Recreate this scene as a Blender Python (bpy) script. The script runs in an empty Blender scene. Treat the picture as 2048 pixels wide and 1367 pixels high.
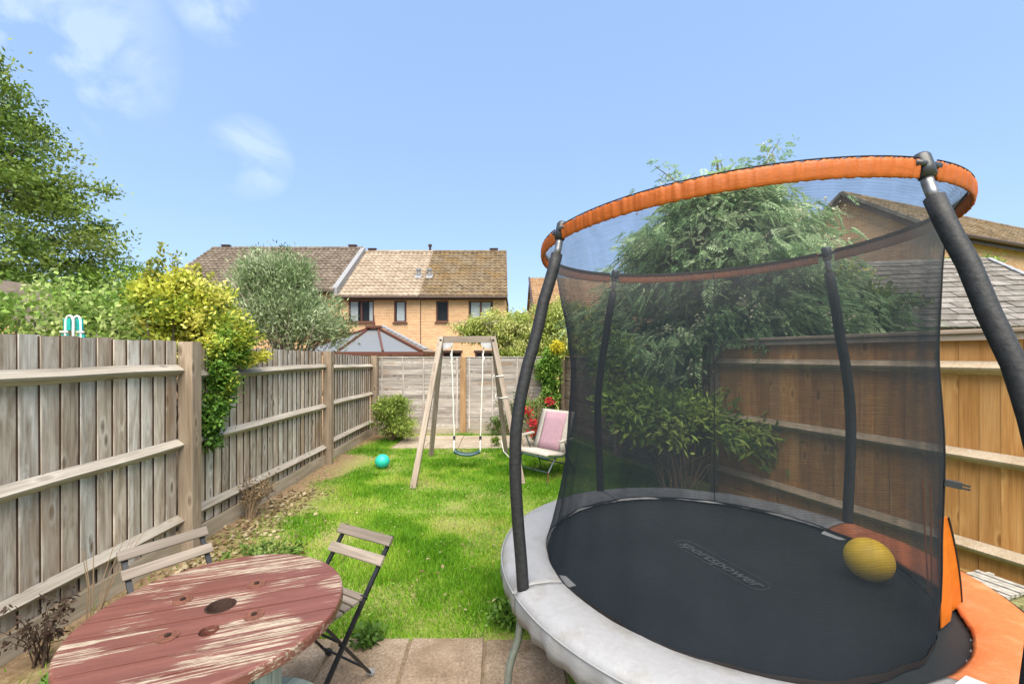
import bpy, bmesh, math, random
import numpy as np
from mathutils import Vector, Matrix, Euler

R = math.radians
random.seed(11)
rng = np.random.default_rng(11)
scene = bpy.context.scene
C = scene.collection

# ------------------------------------------------------------------ camera
cam_d = bpy.data.cameras.new('camera')
cam = bpy.data.objects.new('camera', cam_d)
C.objects.link(cam)
cam.location = (0, 0, 1.72)
cam.rotation_euler = (R(90), 0, 0)
cam_d.sensor_width = 36
cam_d.lens = 36 * 850 / 2048
cam_d.shift_x = 21 / 2048
cam_d.shift_y = 25.5 / 2048
cam_d.clip_start = 0.05
cam_d.clip_end = 1500
scene.camera = cam

# ------------------------------------------------------------------ world, sun, exposure
SKY_STRENGTH = 0.088
SUN_EL, SUN_AZ = 60, 172        # azimuth clockwise from +Y (the view axis)
world = bpy.data.worlds.new('World')
scene.world = world
world.use_nodes = True
wn = world.node_tree
wn.nodes.clear()
w_out = wn.nodes.new('ShaderNodeOutputWorld')
w_bg = wn.nodes.new('ShaderNodeBackground')
w_bg.inputs['Strength'].default_value = SKY_STRENGTH
sky = wn.nodes.new('ShaderNodeTexSky')
sky.sky_type = 'NISHITA'
sky.sun_disc = False
sky.sun_elevation = R(SUN_EL)
sky.sun_rotation = R(SUN_AZ)
sky.air_density = 1.0
sky.dust_density = 1.0
sky.ozone_density = 1.0
tcw = wn.nodes.new('ShaderNodeTexCoord')


def wmath(op, a, b=None, clamp=False):
    n = wn.nodes.new('ShaderNodeMath')
    n.operation = op
    n.use_clamp = clamp
    for i, v in enumerate((a, b)):
        if v is None:
            continue
        if isinstance(v, (int, float)):
            n.inputs[i].default_value = v
        else:
            wn.links.new(v, n.inputs[i])
    return n.outputs[0]


def cloud_mask(direction, spread, gain):
    d = Vector(direction).normalized()
    n = wn.nodes.new('ShaderNodeVectorMath')
    n.operation = 'DOT_PRODUCT'
    wn.links.new(tcw.outputs['Generated'], n.inputs[0])
    n.inputs[1].default_value = d
    x = wmath('SUBTRACT', n.outputs['Value'], math.cos(R(spread)))
    x = wmath('DIVIDE', x, 1 - math.cos(R(spread)), True)
    return wmath('MULTIPLY', x, gain)


def wnoise(scale, detail, dist, loc):
    mp = wn.nodes.new('ShaderNodeMapping')
    mp.inputs['Location'].default_value = loc
    mp.inputs['Scale'].default_value = (1, 1, 1.4)
    wn.links.new(tcw.outputs['Generated'], mp.inputs['Vector'])
    n = wn.nodes.new('ShaderNodeTexNoise')
    n.inputs['Scale'].default_value = scale
    n.inputs['Detail'].default_value = detail
    n.inputs['Roughness'].default_value = 0.55
    n.inputs['Distortion'].default_value = dist
    wn.links.new(mp.outputs[0], n.inputs['Vector'])
    return n.outputs['Fac']


cn = wnoise(5.0, 6, 0.6, (0.3, 0.1, 0.2))
cn2 = wnoise(2.2, 4, 0.3, (3.1, 0.4, 1.2))
m = wmath('ADD', cloud_mask((-1.13, 1, 0.80), 10.5, 2.0), cloud_mask((-0.59, 1, 0.46), 4.5, 1.5))
m = wmath('ADD', m, cloud_mask((-0.68, 1, 0.84), 4, 1.6))
m = wmath('ADD', m, cloud_mask((0.9, -0.6, 0.7), 40, 0.8))
m = wmath('ADD', m, cloud_mask((-0.9, -0.9, 0.6), 40, 0.8))
m = wmath('MULTIPLY', m, wmath('MULTIPLY', wmath('SUBTRACT', cn, 0.42), 5.0, True), True)
m = wmath('ADD', m, wmath('MULTIPLY', wmath('SUBTRACT', cn2, 0.55), 0.35, True), True)
tint = wn.nodes.new('ShaderNodeMix')
tint.data_type = 'RGBA'
tint.inputs['Factor'].default_value = 0.72     # thin even haze high up flattens the clear-sky gradient
wn.links.new(sky.outputs['Color'], tint.inputs['A'])
tint.inputs['B'].default_value = (1.02, 1.55, 2.55, 1)
cm = wn.nodes.new('ShaderNodeMix')
cm.data_type = 'RGBA'
wn.links.new(wmath('MULTIPLY', m, 0.62), cm.inputs['Factor'])
wn.links.new(tint.outputs['Result'], cm.inputs['A'])
cm.inputs['B'].default_value = (2.0, 2.45, 2.75, 1)
wn.links.new(cm.outputs['Result'], w_bg.inputs['Color'])
wn.links.new(w_bg.outputs[0], w_out.inputs[0])

sun_d = bpy.data.lights.new('sun', 'SUN')
sun_d.energy = 2.4
sun_d.angle = R(65)
sun_d.color = (1.0, 0.90, 0.76)
sun = bpy.data.objects.new('sun', sun_d)
C.objects.link(sun)
sdir = Vector((math.sin(R(SUN_AZ)) * math.cos(R(SUN_EL)), math.cos(R(SUN_AZ)) * math.cos(R(SUN_EL)), math.sin(R(SUN_EL))))
sun.rotation_euler = sdir.to_track_quat('Z', 'Y').to_euler()
sun.location = (0, -5, 20)

scene.view_settings.view_transform = 'Standard'
scene.view_settings.look = 'None'
scene.view_settings.gamma = 1
scene.view_settings.exposure = 2.1
scene.view_settings.use_curve_mapping = False
scene.cycles.max_bounces = 8
scene.cycles.transparent_max_bounces = 16
scene.cycles.use_denoising = True


# ------------------------------------------------------------------ helpers: objects
def tag(o, label=None, cat=None, group=None, kind=None):
    if label: o['label'] = label
    if cat: o['category'] = cat
    if group: o['group'] = group
    if kind: o['kind'] = kind
    return o


def thing(name, label, cat, loc=(0, 0, 0), rotz=0.0, group=None):
    o = bpy.data.objects.new(name, None)
    o.empty_display_size = 0.1
    C.objects.link(o)
    o.location = loc
    o.rotation_euler = (0, 0, rotz)
    return tag(o, label, cat, group)


def wloc(o):
    v = Vector((0, 0, 0))
    while o is not None:
        v += Vector(o.location)
        o = o.parent
    return v


def link(name, me, mat, parent=None, loc=(0, 0, 0), rot=None):
    o = bpy.data.objects.new(name, me)
    C.objects.link(o)
    if mat is not None and len(me.materials) == 0:
        me.materials.append(mat)
    if parent is not None:
        o.parent = parent
    o.location = loc
    if rot is not None:
        o.rotation_euler = rot
    return o


class MB:
    """collects simple shapes and links them as ONE mesh object"""

    def __init__(self):
        self.v, self.f = [], []

    def add(self, verts, faces):
        b = len(self.v)
        self.v += [tuple(p) for p in verts]
        self.f += [tuple(i + b for i in f) for f in faces]
        return self

    def box(self, c, s, rot=None):
        h = [x / 2 for x in s]
        vs = [Vector((x * h[0], y * h[1], z * h[2])) for x in (-1, 1) for y in (-1, 1) for z in (-1, 1)]
        if rot is not None:
            vs = [rot @ p for p in vs]
        vs = [p + Vector(c) for p in vs]
        return self.add(vs, [(0, 1, 3, 2), (4, 6, 7, 5), (0, 4, 5, 1), (2, 3, 7, 6), (0, 2, 6, 4), (1, 5, 7, 3)])

    def bar(self, a, b, w, t, up=(0, 0, 1)):
        a, b = Vector(a), Vector(b)
        d = (b - a).normalized()
        s = d.cross(Vector(up))
        if s.length < 1e-4:
            s = d.cross(Vector((1, 0, 0)))
        s.normalize()
        n = s.cross(d)
        vs = []
        for p in (a, b):
            for x, y in ((-1, -1), (1, -1), (1, 1), (-1, 1)):
                vs.append(p + s * (x * w / 2) + n * (y * t / 2))
        return self.add(vs, [(0, 1, 2, 3), (7, 6, 5, 4), (0, 4, 5, 1), (1, 5, 6, 2), (2, 6, 7, 3), (3, 7, 4, 0)])

    def tube(self, pts, r, n=8, caps=True):
        pts = [Vector(p) for p in pts]
        k = len(pts)
        rs = r if hasattr(r, '__len__') else [r] * k
        vs, fs = [], []
        prev = None
        for i, p in enumerate(pts):
            d = (pts[min(i + 1, k - 1)] - pts[max(i - 1, 0)])
            if d.length < 1e-9:
                d = Vector((0, 0, 1))
            d.normalize()
            if prev is None:
                a = d.cross(Vector((0, 0, 1)))
                if a.length < 1e-3:
                    a = d.cross(Vector((1, 0, 0)))
            else:
                a = prev - d * prev.dot(d)
            a.normalize()
            prev = a
            b = d.cross(a)
            for j in range(n):
                t = 2 * math.pi * j / n
                vs.append(p + (a * math.cos(t) + b * math.sin(t)) * rs[i])
        for i in range(k - 1):
            for j in range(n):
                j2 = (j + 1) % n
                fs.append((i * n + j, i * n + j2, (i + 1) * n + j2, (i + 1) * n + j))
        if caps:
            fs.append(tuple(range(n))[::-1])
            fs.append(tuple((k - 1) * n + j for j in range(n)))
        return self.add(vs, fs)

    def lathe(self, prof, n=24, c=(0, 0, 0)):
        vs, fs = [], []
        for r, z in prof:
            for j in range(n):
                t = 2 * math.pi * j / n
                vs.append((c[0] + r * math.cos(t), c[1] + r * math.sin(t), c[2] + z))
        for i in range(len(prof) - 1):
            for j in range(n):
                j2 = (j + 1) % n
                fs.append((i * n + j, i * n + j2, (i + 1) * n + j2, (i + 1) * n + j))
        fs.append(tuple(range(n))[::-1])
        fs.append(tuple((len(prof) - 1) * n + j for j in range(n)))
        return self.add(vs, fs)

    def ellipsoid(self, c, r, n=20, m=12):
        prof = []
        for i in range(1, m):
            t = math.pi * i / m
            prof.append((math.sin(t), -math.cos(t)))
        b = len(self.v)
        self.lathe(prof, n)
        for i in range(b, len(self.v)):
            x, y, z = self.v[i]
            self.v[i] = (c[0] + x * r[0], c[1] + y * r[1], c[2] + z * r[2])
        return self

    def prism(self, poly, a, b):
        """poly: offsets (Vectors) of a cross-section, swept from a to b"""
        a, b = Vector(a), Vector(b)
        k = len(poly)
        vs = [a + Vector(p) for p in poly] + [b + Vector(p) for p in poly]
        fs = [tuple(range(k))[::-1], tuple(range(k, 2 * k))]
        for j in range(k):
            j2 = (j + 1) % k
            fs.append((j, j2, k + j2, k + j))
        return self.add(vs, fs)

    def build(self, name, mat, parent=None, local=False, smooth=False, origin=None):
        """vertices are world coordinates unless local; origin: own origin in world coordinates"""
        base = Vector((0, 0, 0)) if (local or parent is None) else wloc(parent)
        off = Vector(origin) if origin is not None else base
        me = bpy.data.meshes.new(name)
        if local and origin is None:
            vs = self.v
        else:
            vs = [(x - off.x, y - off.y, z - off.z) for x, y, z in self.v]
        me.from_pydata(vs, [], self.f)
        bm = bmesh.new()
        bm.from_mesh(me)
        bmesh.ops.recalc_face_normals(bm, faces=bm.faces)
        bm.to_mesh(me)
        bm.free()
        if smooth:
            me.polygons.foreach_set('use_smooth', [True] * len(me.polygons))
        me.update()
        return link(name, me, mat, parent, off - base if origin is not None else (0, 0, 0))


PLANKS = {}


def plank(name, parent, mat, w, t, L, loc, rot=(0, 0, 0), taper=1.0, ch=None, edge=None):
    """board with chamfered long edges, length along its own Z; loc = world centre; mesh data shared"""
    key = (round(w, 3), round(t, 4), round(L, 3), round(taper, 2), mat.name, edge.name if edge else '')
    me = PLANKS.get(key)
    if me is None:
        c = ch if ch is not None else min(0.004, t * 0.25)
        hw, ht = w / 2, t / 2
        t2 = ht * taper
        prof = [(-hw + c, -ht), (hw - c, -t2), (hw, -t2 + c * .8), (hw, t2 - c * .8), (hw - c, t2), (-hw + c, ht), (-hw, ht - c), (-hw, -ht + c)]
        mb = MB()
        mb.prism([(x, y, 0) for x, y in prof], (0, 0, -L / 2), (0, 0, L / 2))
        me = bpy.data.meshes.new(name)
        me.from_pydata(mb.v, [], mb.f)
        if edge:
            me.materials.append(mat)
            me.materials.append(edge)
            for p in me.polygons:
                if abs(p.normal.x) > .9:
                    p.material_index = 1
        me.update()
        PLANKS[key] = me
    base = wloc(parent) if parent is not None else Vector((0, 0, 0))
    return link(name, me, mat, parent, Vector(loc) - base, rot)


def fast_mesh(name, V, F, cols=None, smooth=False):
    """V (n,3), F (m,k) numpy arrays; cols (n,4)"""
    me = bpy.data.meshes.new(name)
    m_, k = F.shape
    me.vertices.add(len(V))
    me.vertices.foreach_set('co', np.ascontiguousarray(V, dtype=np.float32).ravel())
    me.loops.add(m_ * k)
    me.loops.foreach_set('vertex_index', np.ascontiguousarray(F, dtype=np.int32).ravel())
    me.polygons.add(m_)
    me.polygons.foreach_set('loop_start', np.arange(m_, dtype=np.int32) * k)
    try:
        me.polygons.foreach_set('loop_total', np.full(m_, k, dtype=np.int32))
    except Exception:
        pass
    if cols is not None:
        at = me.color_attributes.new('Col', 'FLOAT_COLOR', 'POINT')
        at.data.foreach_set('color', np.ascontiguousarray(cols, dtype=np.float32).ravel())
    me.update(calc_edges=True)
    if smooth:
        me.polygons.foreach_set('use_smooth', [True] * m_)
    return me


def unit(a):
    return a / np.maximum(np.linalg.norm(a, axis=1, keepdims=True), 1e-9)


def leaf_mesh(name, P, D, N, L, W, col):
    """one folded diamond leaf per row"""
    n = len(P)
    D = unit(D)
    S = unit(np.cross(D, N))
    N2 = np.cross(S, D)
    L = np.broadcast_to(np.asarray(L, float), (n,))[:, None]
    W = np.broadcast_to(np.asarray(W, float), (n,))[:, None]
    a = P
    b = P + D * L * .45 + S * W * .5 + N2 * W * .12
    c = P + D * L
    d = P + D * L * .45 - S * W * .5 + N2 * W * .12
    V = np.stack([a, b, c, d], 1).reshape(-1, 3)
    i = np.arange(n)[:, None] * 4
    F = np.concatenate([i + 0, i + 1, i + 2, i + 3], 1)
    col = np.concatenate([col, np.ones((n, 1))], 1)
    return fast_mesh(name, V, F, np.repeat(col, 4, 0))


def palette(cols, w, jit=.15, gain=1.0):
    """w in 0..1 (n,) -> colours interpolated along the list"""
    cols = np.array(cols, float)
    x = np.clip(w, 0, 1) * (len(cols) - 1)
    i = np.minimum(x.astype(int), len(cols) - 2)
    fr = (x - i)[:, None]
    c = cols[i] * (1 - fr) + cols[i + 1] * fr
    return c * (1 + rng.normal(0, jit, (len(w), 1))).clip(.5, 1.6)


def clusters_in(center, radii, n, shell=.55, zmin=None):
    out = []
    c, r = np.array(center, float), np.array(radii, float)
    while len(out) < n:
        d = rng.normal(size=3)
        d /= np.linalg.norm(d)
        rr = shell + (1 - shell) * rng.random() if rng.random() < .75 else rng.random()
        p = c + d * r * rr * (1 + rng.normal(0, .07))
        if zmin is not None and p[2] < zmin:
            continue
        out.append(p)
    return np.array(out)


def foliage(name, parent, cen, per, spread, leaf, cols, mat, core=None, droop=.2, outw=.6, flat=.7, upn=.6, jit=.16, cw=None):
    """crown of leaf-sized faces round the cluster centres"""
    cen = np.asarray(cen)
    k = len(cen)
    core = cen.mean(0) if core is None else np.array(core)
    sp = np.broadcast_to(np.asarray(spread, float), (k,))
    idx = np.repeat(np.arange(k), per)
    n = len(idx)
    off = rng.normal(size=(n, 3)) * np.array([1, 1, flat]) * sp[idx][:, None]
    P = cen[idx] + off
    D = unit(unit(P - core) * outw + rng.normal(0, .7, (n, 3)) + np.array([0, 0, -droop]))
    N = unit(rng.normal(0, .6, (n, 3)) + np.array([0, 0, upn]) + unit(P - core) * .3)
    wc = rng.random(k) if cw is None else np.asarray(cw)
    w = wc[idx] * .75 + rng.random(n) * .35 - .05
    L = leaf[0] * rng.uniform(.65, 1.25, n)
    W = leaf[1] * rng.uniform(.7, 1.2, n)
    base = wloc(parent)
    me = leaf_mesh(name, P - np.array(base), D, N, L, W, palette(cols, w, jit))
    return link(name, me, mat, parent)


def branches(mb, root, ends, r0, r1=.012, bend=.15, n=5, steps=5):
    root = Vector(root)
    for e in ends:
        e = Vector(e)
        d = e - root
        pts, rs = [], []
        for i in range(steps + 1):
            t = i / steps
            p = root + d * t
            p += Vector((random.uniform(-1, 1), random.uniform(-1, 1), random.uniform(-.4, 1))) * bend * d.length * .25 * math.sin(math.pi * t)
            pts.append(p)
            rs.append(r0 * (1 - t) + r1 * t)
        mb.tube(pts, rs, n)


# ------------------------------------------------------------------ helpers: materials
def new_mat(name, rough=.7, spec=.3, metal=0.0):
    m_ = bpy.data.materials.new(name)
    m_.use_nodes = True
    nt = m_.node_tree
    b = nt.nodes['Principled BSDF']
    b.inputs['Roughness'].default_value = rough
    b.inputs['Specular IOR Level'].default_value = spec
    b.inputs['Metallic'].default_value = metal
    return m_, nt, b


def nd(nt, typ, **kw):
    n = nt.nodes.new('ShaderNode' + typ)
    for k, v in kw.items():
        setattr(n, k, v)
    return n


def setin(nt, sock, v):
    if hasattr(v, 'is_output'):
        nt.links.new(v, sock)
    else:
        sock.default_value = v


def coords(nt, scale=(1, 1, 1), kind='Object', rnd=True):
    tc = nd(nt, 'TexCoord')
    v = tc.outputs[kind]
    if rnd:
        oi = nd(nt, 'ObjectInfo')
        cx = nd(nt, 'CombineXYZ')
        for i, k in enumerate((37.3, 91.7, 53.9)):
            mm = nd(nt, 'Math', operation='MULTIPLY')
            nt.links.new(oi.outputs['Random'], mm.inputs[0])
            mm.inputs[1].default_value = k
            nt.links.new(mm.outputs[0], cx.inputs[i])
        ad = nd(nt, 'VectorMath', operation='ADD')
        nt.links.new(v, ad.inputs[0])
        nt.links.new(cx.outputs[0], ad.inputs[1])
        v = ad.outputs[0]
    mp = nd(nt, 'VectorMath', operation='MULTIPLY')
    nt.links.new(v, mp.inputs[0])
    mp.inputs[1].default_value = scale
    return mp.outputs[0]


def noise(nt, vec, scale=5, detail=4, rough=.55, dist=0.0):
    n = nd(nt, 'TexNoise')
    nt.links.new(vec, n.inputs['Vector'])
    n.inputs['Scale'].default_value = scale
    n.inputs['Detail'].default_value = detail
    n.inputs['Roughness'].default_value = rough
    n.inputs['Distortion'].default_value = dist
    return n.outputs['Fac']


def ramp(nt, fac, stops):
    r = nd(nt, 'ValToRGB')
    els = r.color_ramp.elements
    while len(els) < len(stops):
        els.new(.5)
    for e, (p, c) in zip(els, stops):
        e.position = p
        e.color = (c, c, c, 1) if isinstance(c, (int, float)) else (*c, 1)
    nt.links.new(fac, r.inputs['Fac'])
    return r.outputs['Color']


def mixc(nt, fac, a, b, blend='MIX'):
    n = nd(nt, 'Mix', data_type='RGBA', blend_type=blend)
    setin(nt, n.inputs['Factor'], fac)
    for s, v in (('A', a), ('B', b)):
        if isinstance(v, tuple) and len(v) == 3:
            v = (*v, 1)
        setin(nt, n.inputs[s], v)
    return n.outputs['Result']


def mth(nt, op, a, b=None, clamp=False):
    n = nd(nt, 'Math', operation=op, use_clamp=clamp)
    setin(nt, n.inputs[0], a)
    if b is not None:
        setin(nt, n.inputs[1], b)
    return n.outputs[0]


def bump(nt, b, h, strength=.3, dist=.01):
    n = nd(nt, 'Bump')
    n.inputs['Strength'].default_value = strength
    n.inputs['Distance'].default_value = dist
    nt.links.new(h, n.inputs['Height'])
    nt.links.new(n.outputs[0], b.inputs['Normal'])


def rnd_val(nt, lo, hi):
    oi = nd(nt, 'ObjectInfo')
    mr = nd(nt, 'MapRange')
    nt.links.new(oi.outputs['Random'], mr.inputs['Value'])
    mr.inputs['To Min'].default_value = lo
    mr.inputs['To Max'].default_value = hi
    return mr.outputs[0]


def wood_mat(name, dark, mid, light, knot=.5, var=(.72, 1.2), stain=None, rough=.8, streak=.5, axis='Z', stain_at=(.55, .75), tone=None):
    """grain runs along the object's own Z (or the named axis)"""
    m_, nt, b = new_mat(name, rough, .2)
    perm = {'Z': lambda a, l: (a, a, l), 'X': lambda a, l: (l, a, a), 'Y': lambda a, l: (a, l, a)}[axis]
    g = noise(nt, coords(nt, perm(42, 1.6)), 1.0, 5, .6, .4)
    g2 = noise(nt, coords(nt, perm(150, 4)), 1.0, 3, .6)
    bl = noise(nt, coords(nt, perm(7, 1.5)), 1.0, 3, .5)
    col = ramp(nt, g, [(.28, dark), (.5, mid), (.72, light)])
    col = mixc(nt, mth(nt, 'MULTIPLY', bl, .75), col, ramp(nt, bl, [(.35, dark), (.65, light)]))
    col = mixc(nt, streak, col, ramp(nt, g2, [(.3, .55), (.7, 1.15)]), 'MULTIPLY')
    if knot:
        v = nd(nt, 'TexVoronoi', feature='F1')
        nt.links.new(coords(nt, perm(8.5, 3.2)), v.inputs['Vector'])
        v.inputs['Scale'].default_value = 1.0
        halo = ramp(nt, v.outputs['Distance'], [(.14, 0.0), (.20, .55), (.34, 0.0)])
        col = mixc(nt, mth(nt, 'MULTIPLY', halo, knot), col, tuple(min(.8, x * 1.25) for x in light))
        kn = ramp(nt, v.outputs['Distance'], [(.07, 1.0), (.12, .6), (.20, 0.0)])
        col = mixc(nt, mth(nt, 'MULTIPLY', kn, knot), col, tuple(x * .35 for x in dark))
    if tone:
        sv_ = noise(nt, coords(nt, perm(16, 3.5)), 1.0, 4, .6, .8)
        col = mixc(nt, ramp(nt, sv_, [(.50, 0.0), (.72, .75)]), col, tuple(min(.8, x * 1.08) for x in light))
        col = mixc(nt, ramp(nt, sv_, [(.26, .7), (.44, 0.0)]), col, tuple(x * .9 for x in dark))
    if stain:
        s = noise(nt, coords(nt, perm(3.5, 1.1)), 1.0, 3, .6)
        col = mixc(nt, ramp(nt, s, [(stain_at[0], 0.0), (stain_at[1], .8)]), col, stain)
    if tone:
        oi2 = nd(nt, 'ObjectInfo')
        wn2 = nd(nt, 'TexWhiteNoise', noise_dimensions='1D')
        nt.links.new(mth(nt, 'MULTIPLY', oi2.outputs['Random'], 917.0), wn2.inputs['W'])
        col = mixc(nt, mth(nt, 'MULTIPLY', wn2.outputs['Value'], .55), col, mixc(nt, 1.0, col, tone, 'MULTIPLY'))
    rv = rnd_val(nt, *var)
    cc = nd(nt, 'CombineXYZ')
    for i in range(3):
        nt.links.new(rv, cc.inputs[i])
    col = mixc(nt, 1.0, col, cc.outputs[0], 'MULTIPLY')
    nt.links.new(col, b.inputs['Base Color'])
    bump(nt, b, mth(nt, 'ADD', g, g2), .35, .004)
    return m_


def plain(name, col, rough=.6, spec=.3, metal=0.0, var=.12, scale=14, bumpy=0.0):
    m_, nt, b = new_mat(name, rough, spec, metal)
    n = noise(nt, coords(nt), scale, 4)
    c = ramp(nt, n, [(.3, tuple(x * (1 - var) for x in col)), (.7, tuple(min(1, x * (1 + var)) for x in col))])
    nt.links.new(c, b.inputs['Base Color'])
    if bumpy:
        bump(nt, b, n, bumpy, .01)
    return m_


def leaf_mat(name, trans=.35, rough=.5, spec=.3):
    m_, nt, b = new_mat(name, rough, spec)
    a = nd(nt, 'Attribute', attribute_name='Col')
    nt.links.new(a.outputs['Color'], b.inputs['Base Color'])
    t = nd(nt, 'BsdfTranslucent')
    nt.links.new(a.outputs['Color'], t.inputs['Color'])
    mx = nd(nt, 'MixShader')
    mx.inputs[0].default_value = trans
    nt.links.new(b.outputs[0], mx.inputs[1])
    nt.links.new(t.outputs[0], mx.inputs[2])
    nt.links.new(mx.outputs[0], nt.nodes['Material Output'].inputs['Surface'])
    return m_


def brick_mat(name, c1, c2, mortar, scale=1.0, ux=1.0, uy=1.0):
    m_, nt, b = new_mat(name, .85, .15)
    tc = nd(nt, 'TexCoord')
    sep = nd(nt, 'SeparateXYZ')
    nt.links.new(tc.outputs['Object'], sep.inputs[0])
    cb = nd(nt, 'CombineXYZ')
    nt.links.new(mth(nt, 'ADD', mth(nt, 'MULTIPLY', sep.outputs[0], ux), mth(nt, 'MULTIPLY', sep.outputs[1], uy)), cb.inputs[0])
    nt.links.new(sep.outputs[2], cb.inputs[1])
    br = nd(nt, 'TexBrick')
    nt.links.new(cb.outputs[0], br.inputs['Vector'])
    br.inputs['Color1'].default_value = (*c1, 1)
    br.inputs['Color2'].default_value = (*c2, 1)
    br.inputs['Mortar'].default_value = (*mortar, 1)
    br.inputs['Scale'].default_value = scale
    br.inputs['Mortar Size'].default_value = .009
    br.inputs['Brick Width'].default_value = .225
    br.inputs['Row Height'].default_value = .075
    br.inputs['Bias'].default_value = 0
    n = noise(nt, coords(nt, rnd=False), 1.2, 4)
    c = mixc(nt, .5, br.outputs['Color'], ramp(nt, n, [(.3, .78), (.7, 1.15)]), 'MULTIPLY')
    nt.links.new(c, b.inputs['Base Color'])
    bump(nt, b, mth(nt, 'SUBTRACT', 1.0, br.outputs['Fac']), .4, .006)
    return m_


def tile_mat(name, cols, moss, moss_amt=.5):
    m_, nt, b = new_mat(name, .85, .15)
    v = nd(nt, 'TexVoronoi', feature='F1')
    nt.links.new(coords(nt, (3.3, 3.3, 3.3)), v.inputs['Vector'])
    v.inputs['Scale'].default_value = 1
    sp = nd(nt, 'SeparateXYZ')
    nt.links.new(v.outputs['Color'], sp.inputs[0])
    c = ramp(nt, sp.outputs[0], [(0, cols[0]), (.5, cols[1]), (1, cols[2])])
    n = noise(nt, coords(nt), 1.1, 6, .65)
    n2 = noise(nt, coords(nt), 14, 4, .6)
    c = mixc(nt, .5, c, ramp(nt, n2, [(.3, .65), (.7, 1.25)]), 'MULTIPLY')
    c = mixc(nt, mth(nt, 'MULTIPLY', ramp(nt, n, [(.45, 0.0), (.68, 1.0)]), moss_amt), c, moss)
    nt.links.new(c, b.inputs['Base Color'])
    bump(nt, b, n2, .3, .01)
    return m_


# ------------------------------------------------------------------ materials
M_grey = wood_mat('weathered_grey_wood', (.26, .20, .15), (.52, .465, .395), (.72, .68, .62), .85, (.78, 1.22), stain=(.28, .18, .10), stain_at=(.52, .74), streak=.7, tone=(.92, .74, .56))
M_rail = wood_mat('pale_weathered_rail', (.26, .225, .18), (.39, .35, .29), (.52, .48, .41), .4, (.85, 1.12), stain=(.30, .25, .15), stain_at=(.58, .8))
M_rail_y = wood_mat('pale_left_rail', (.26, .225, .18), (.39, .35, .29), (.52, .48, .41), .4, (.85, 1.12), stain=(.30, .25, .15), stain_at=(.58, .8), axis='Y')
M_postw = wood_mat('brown_post_wood', (.17, .125, .085), (.27, .21, .15), (.37, .30, .225), .6, (.9, 1.1))
M_grav = wood_mat('gravel_board_wood', (.23, .19, .13), (.36, .305, .225), (.47, .41, .32), .3, (.9, 1.1))
M_orange_wood = wood_mat('orange_treated_wood', (.37, .165, .045), (.55, .27, .085), (.67, .375, .145), .7, (.85, 1.15), stain=(.38, .18, .06), stain_at=(.56, .8), streak=.3)
M_orange_rail = wood_mat('treated_rail_wood', (.36, .27, .17), (.48, .385, .265), (.56, .475, .355), .3, (.9, 1.1))
M_cap = wood_mat('fence_cap_wood', (.36, .27, .19), (.46, .36, .27), (.54, .45, .36), .2, (.9, 1.08))
M_lap = wood_mat('lap_panel_wood', (.17, .14, .12), (.46, .42, .38), (.62, .58, .54), .5, (.72, 1.2), stain=(.36, .23, .13), stain_at=(.56, .8), streak=.9)
M_lap_dark = wood_mat('dark_lap_panel_wood', (.16, .11, .08), (.28, .21, .16), (.40, .33, .27), .3, (.8, 1.15))
M_swing = wood_mat('swing_frame_wood', (.15, .12, .09), (.255, .21, .165), (.36, .31, .255), .3, (.9, 1.1))
M_slat = wood_mat('chair_slat_wood', (.11, .09, .072), (.185, .155, .128), (.27, .235, .20), .25, (.85, 1.15))


def table_mat():
    m_, nt, b = new_mat('flaking_red_paint', .5, .4)
    g = noise(nt, coords(nt, (75, 75, 5)), 1.0, 5, .65, .5)
    g2 = noise(nt, coords(nt, (28, 28, 2.2)), 1.0, 4, .6, .3)
    big = noise(nt, coords(nt, (1, 1, .6), rnd=False), 4.2, 3, .5)
    fine = noise(nt, coords(nt, (190, 190, 28)), 1.0, 3, .6)
    red = ramp(nt, g2, [(.3, (.105, .037, .028)), (.7, (.158, .060, .045))])
    red = mixc(nt, ramp(nt, fine, [(.58, 0.0), (.72, .55)]), red, (.05, .025, .02))
    bare = ramp(nt, fine, [(.25, (.13, .085, .06)), (.5, (.29, .24, .18)), (.75, (.40, .35, .28))])
    g3 = noise(nt, coords(nt, (88, 88, 2.4)), 1.0, 8, .75, .2)
    worn = ramp(nt, big, [(.37, 0.0), (.58, 1.0)])
    k = mth(nt, 'ADD', mth(nt, 'ADD', mth(nt, 'MULTIPLY', g3, .8), mth(nt, 'MULTIPLY', g, .2)), mth(nt, 'MULTIPLY', worn, .17))
    msk = ramp(nt, k, [(.655, 0.0), (.685, .92)])
    col = mixc(nt, msk, red, bare)
    nt.links.new(col, b.inputs['Base Color'])
    nt.links.new(mixc(nt, msk, (.42, .42, .42), (.8, .8, .8)), b.inputs['Roughness'])
    bump(nt, b, mth(nt, 'SUBTRACT', mth(nt, 'MULTIPLY', g, .4), msk), .35, .002)
    return m_


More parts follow.
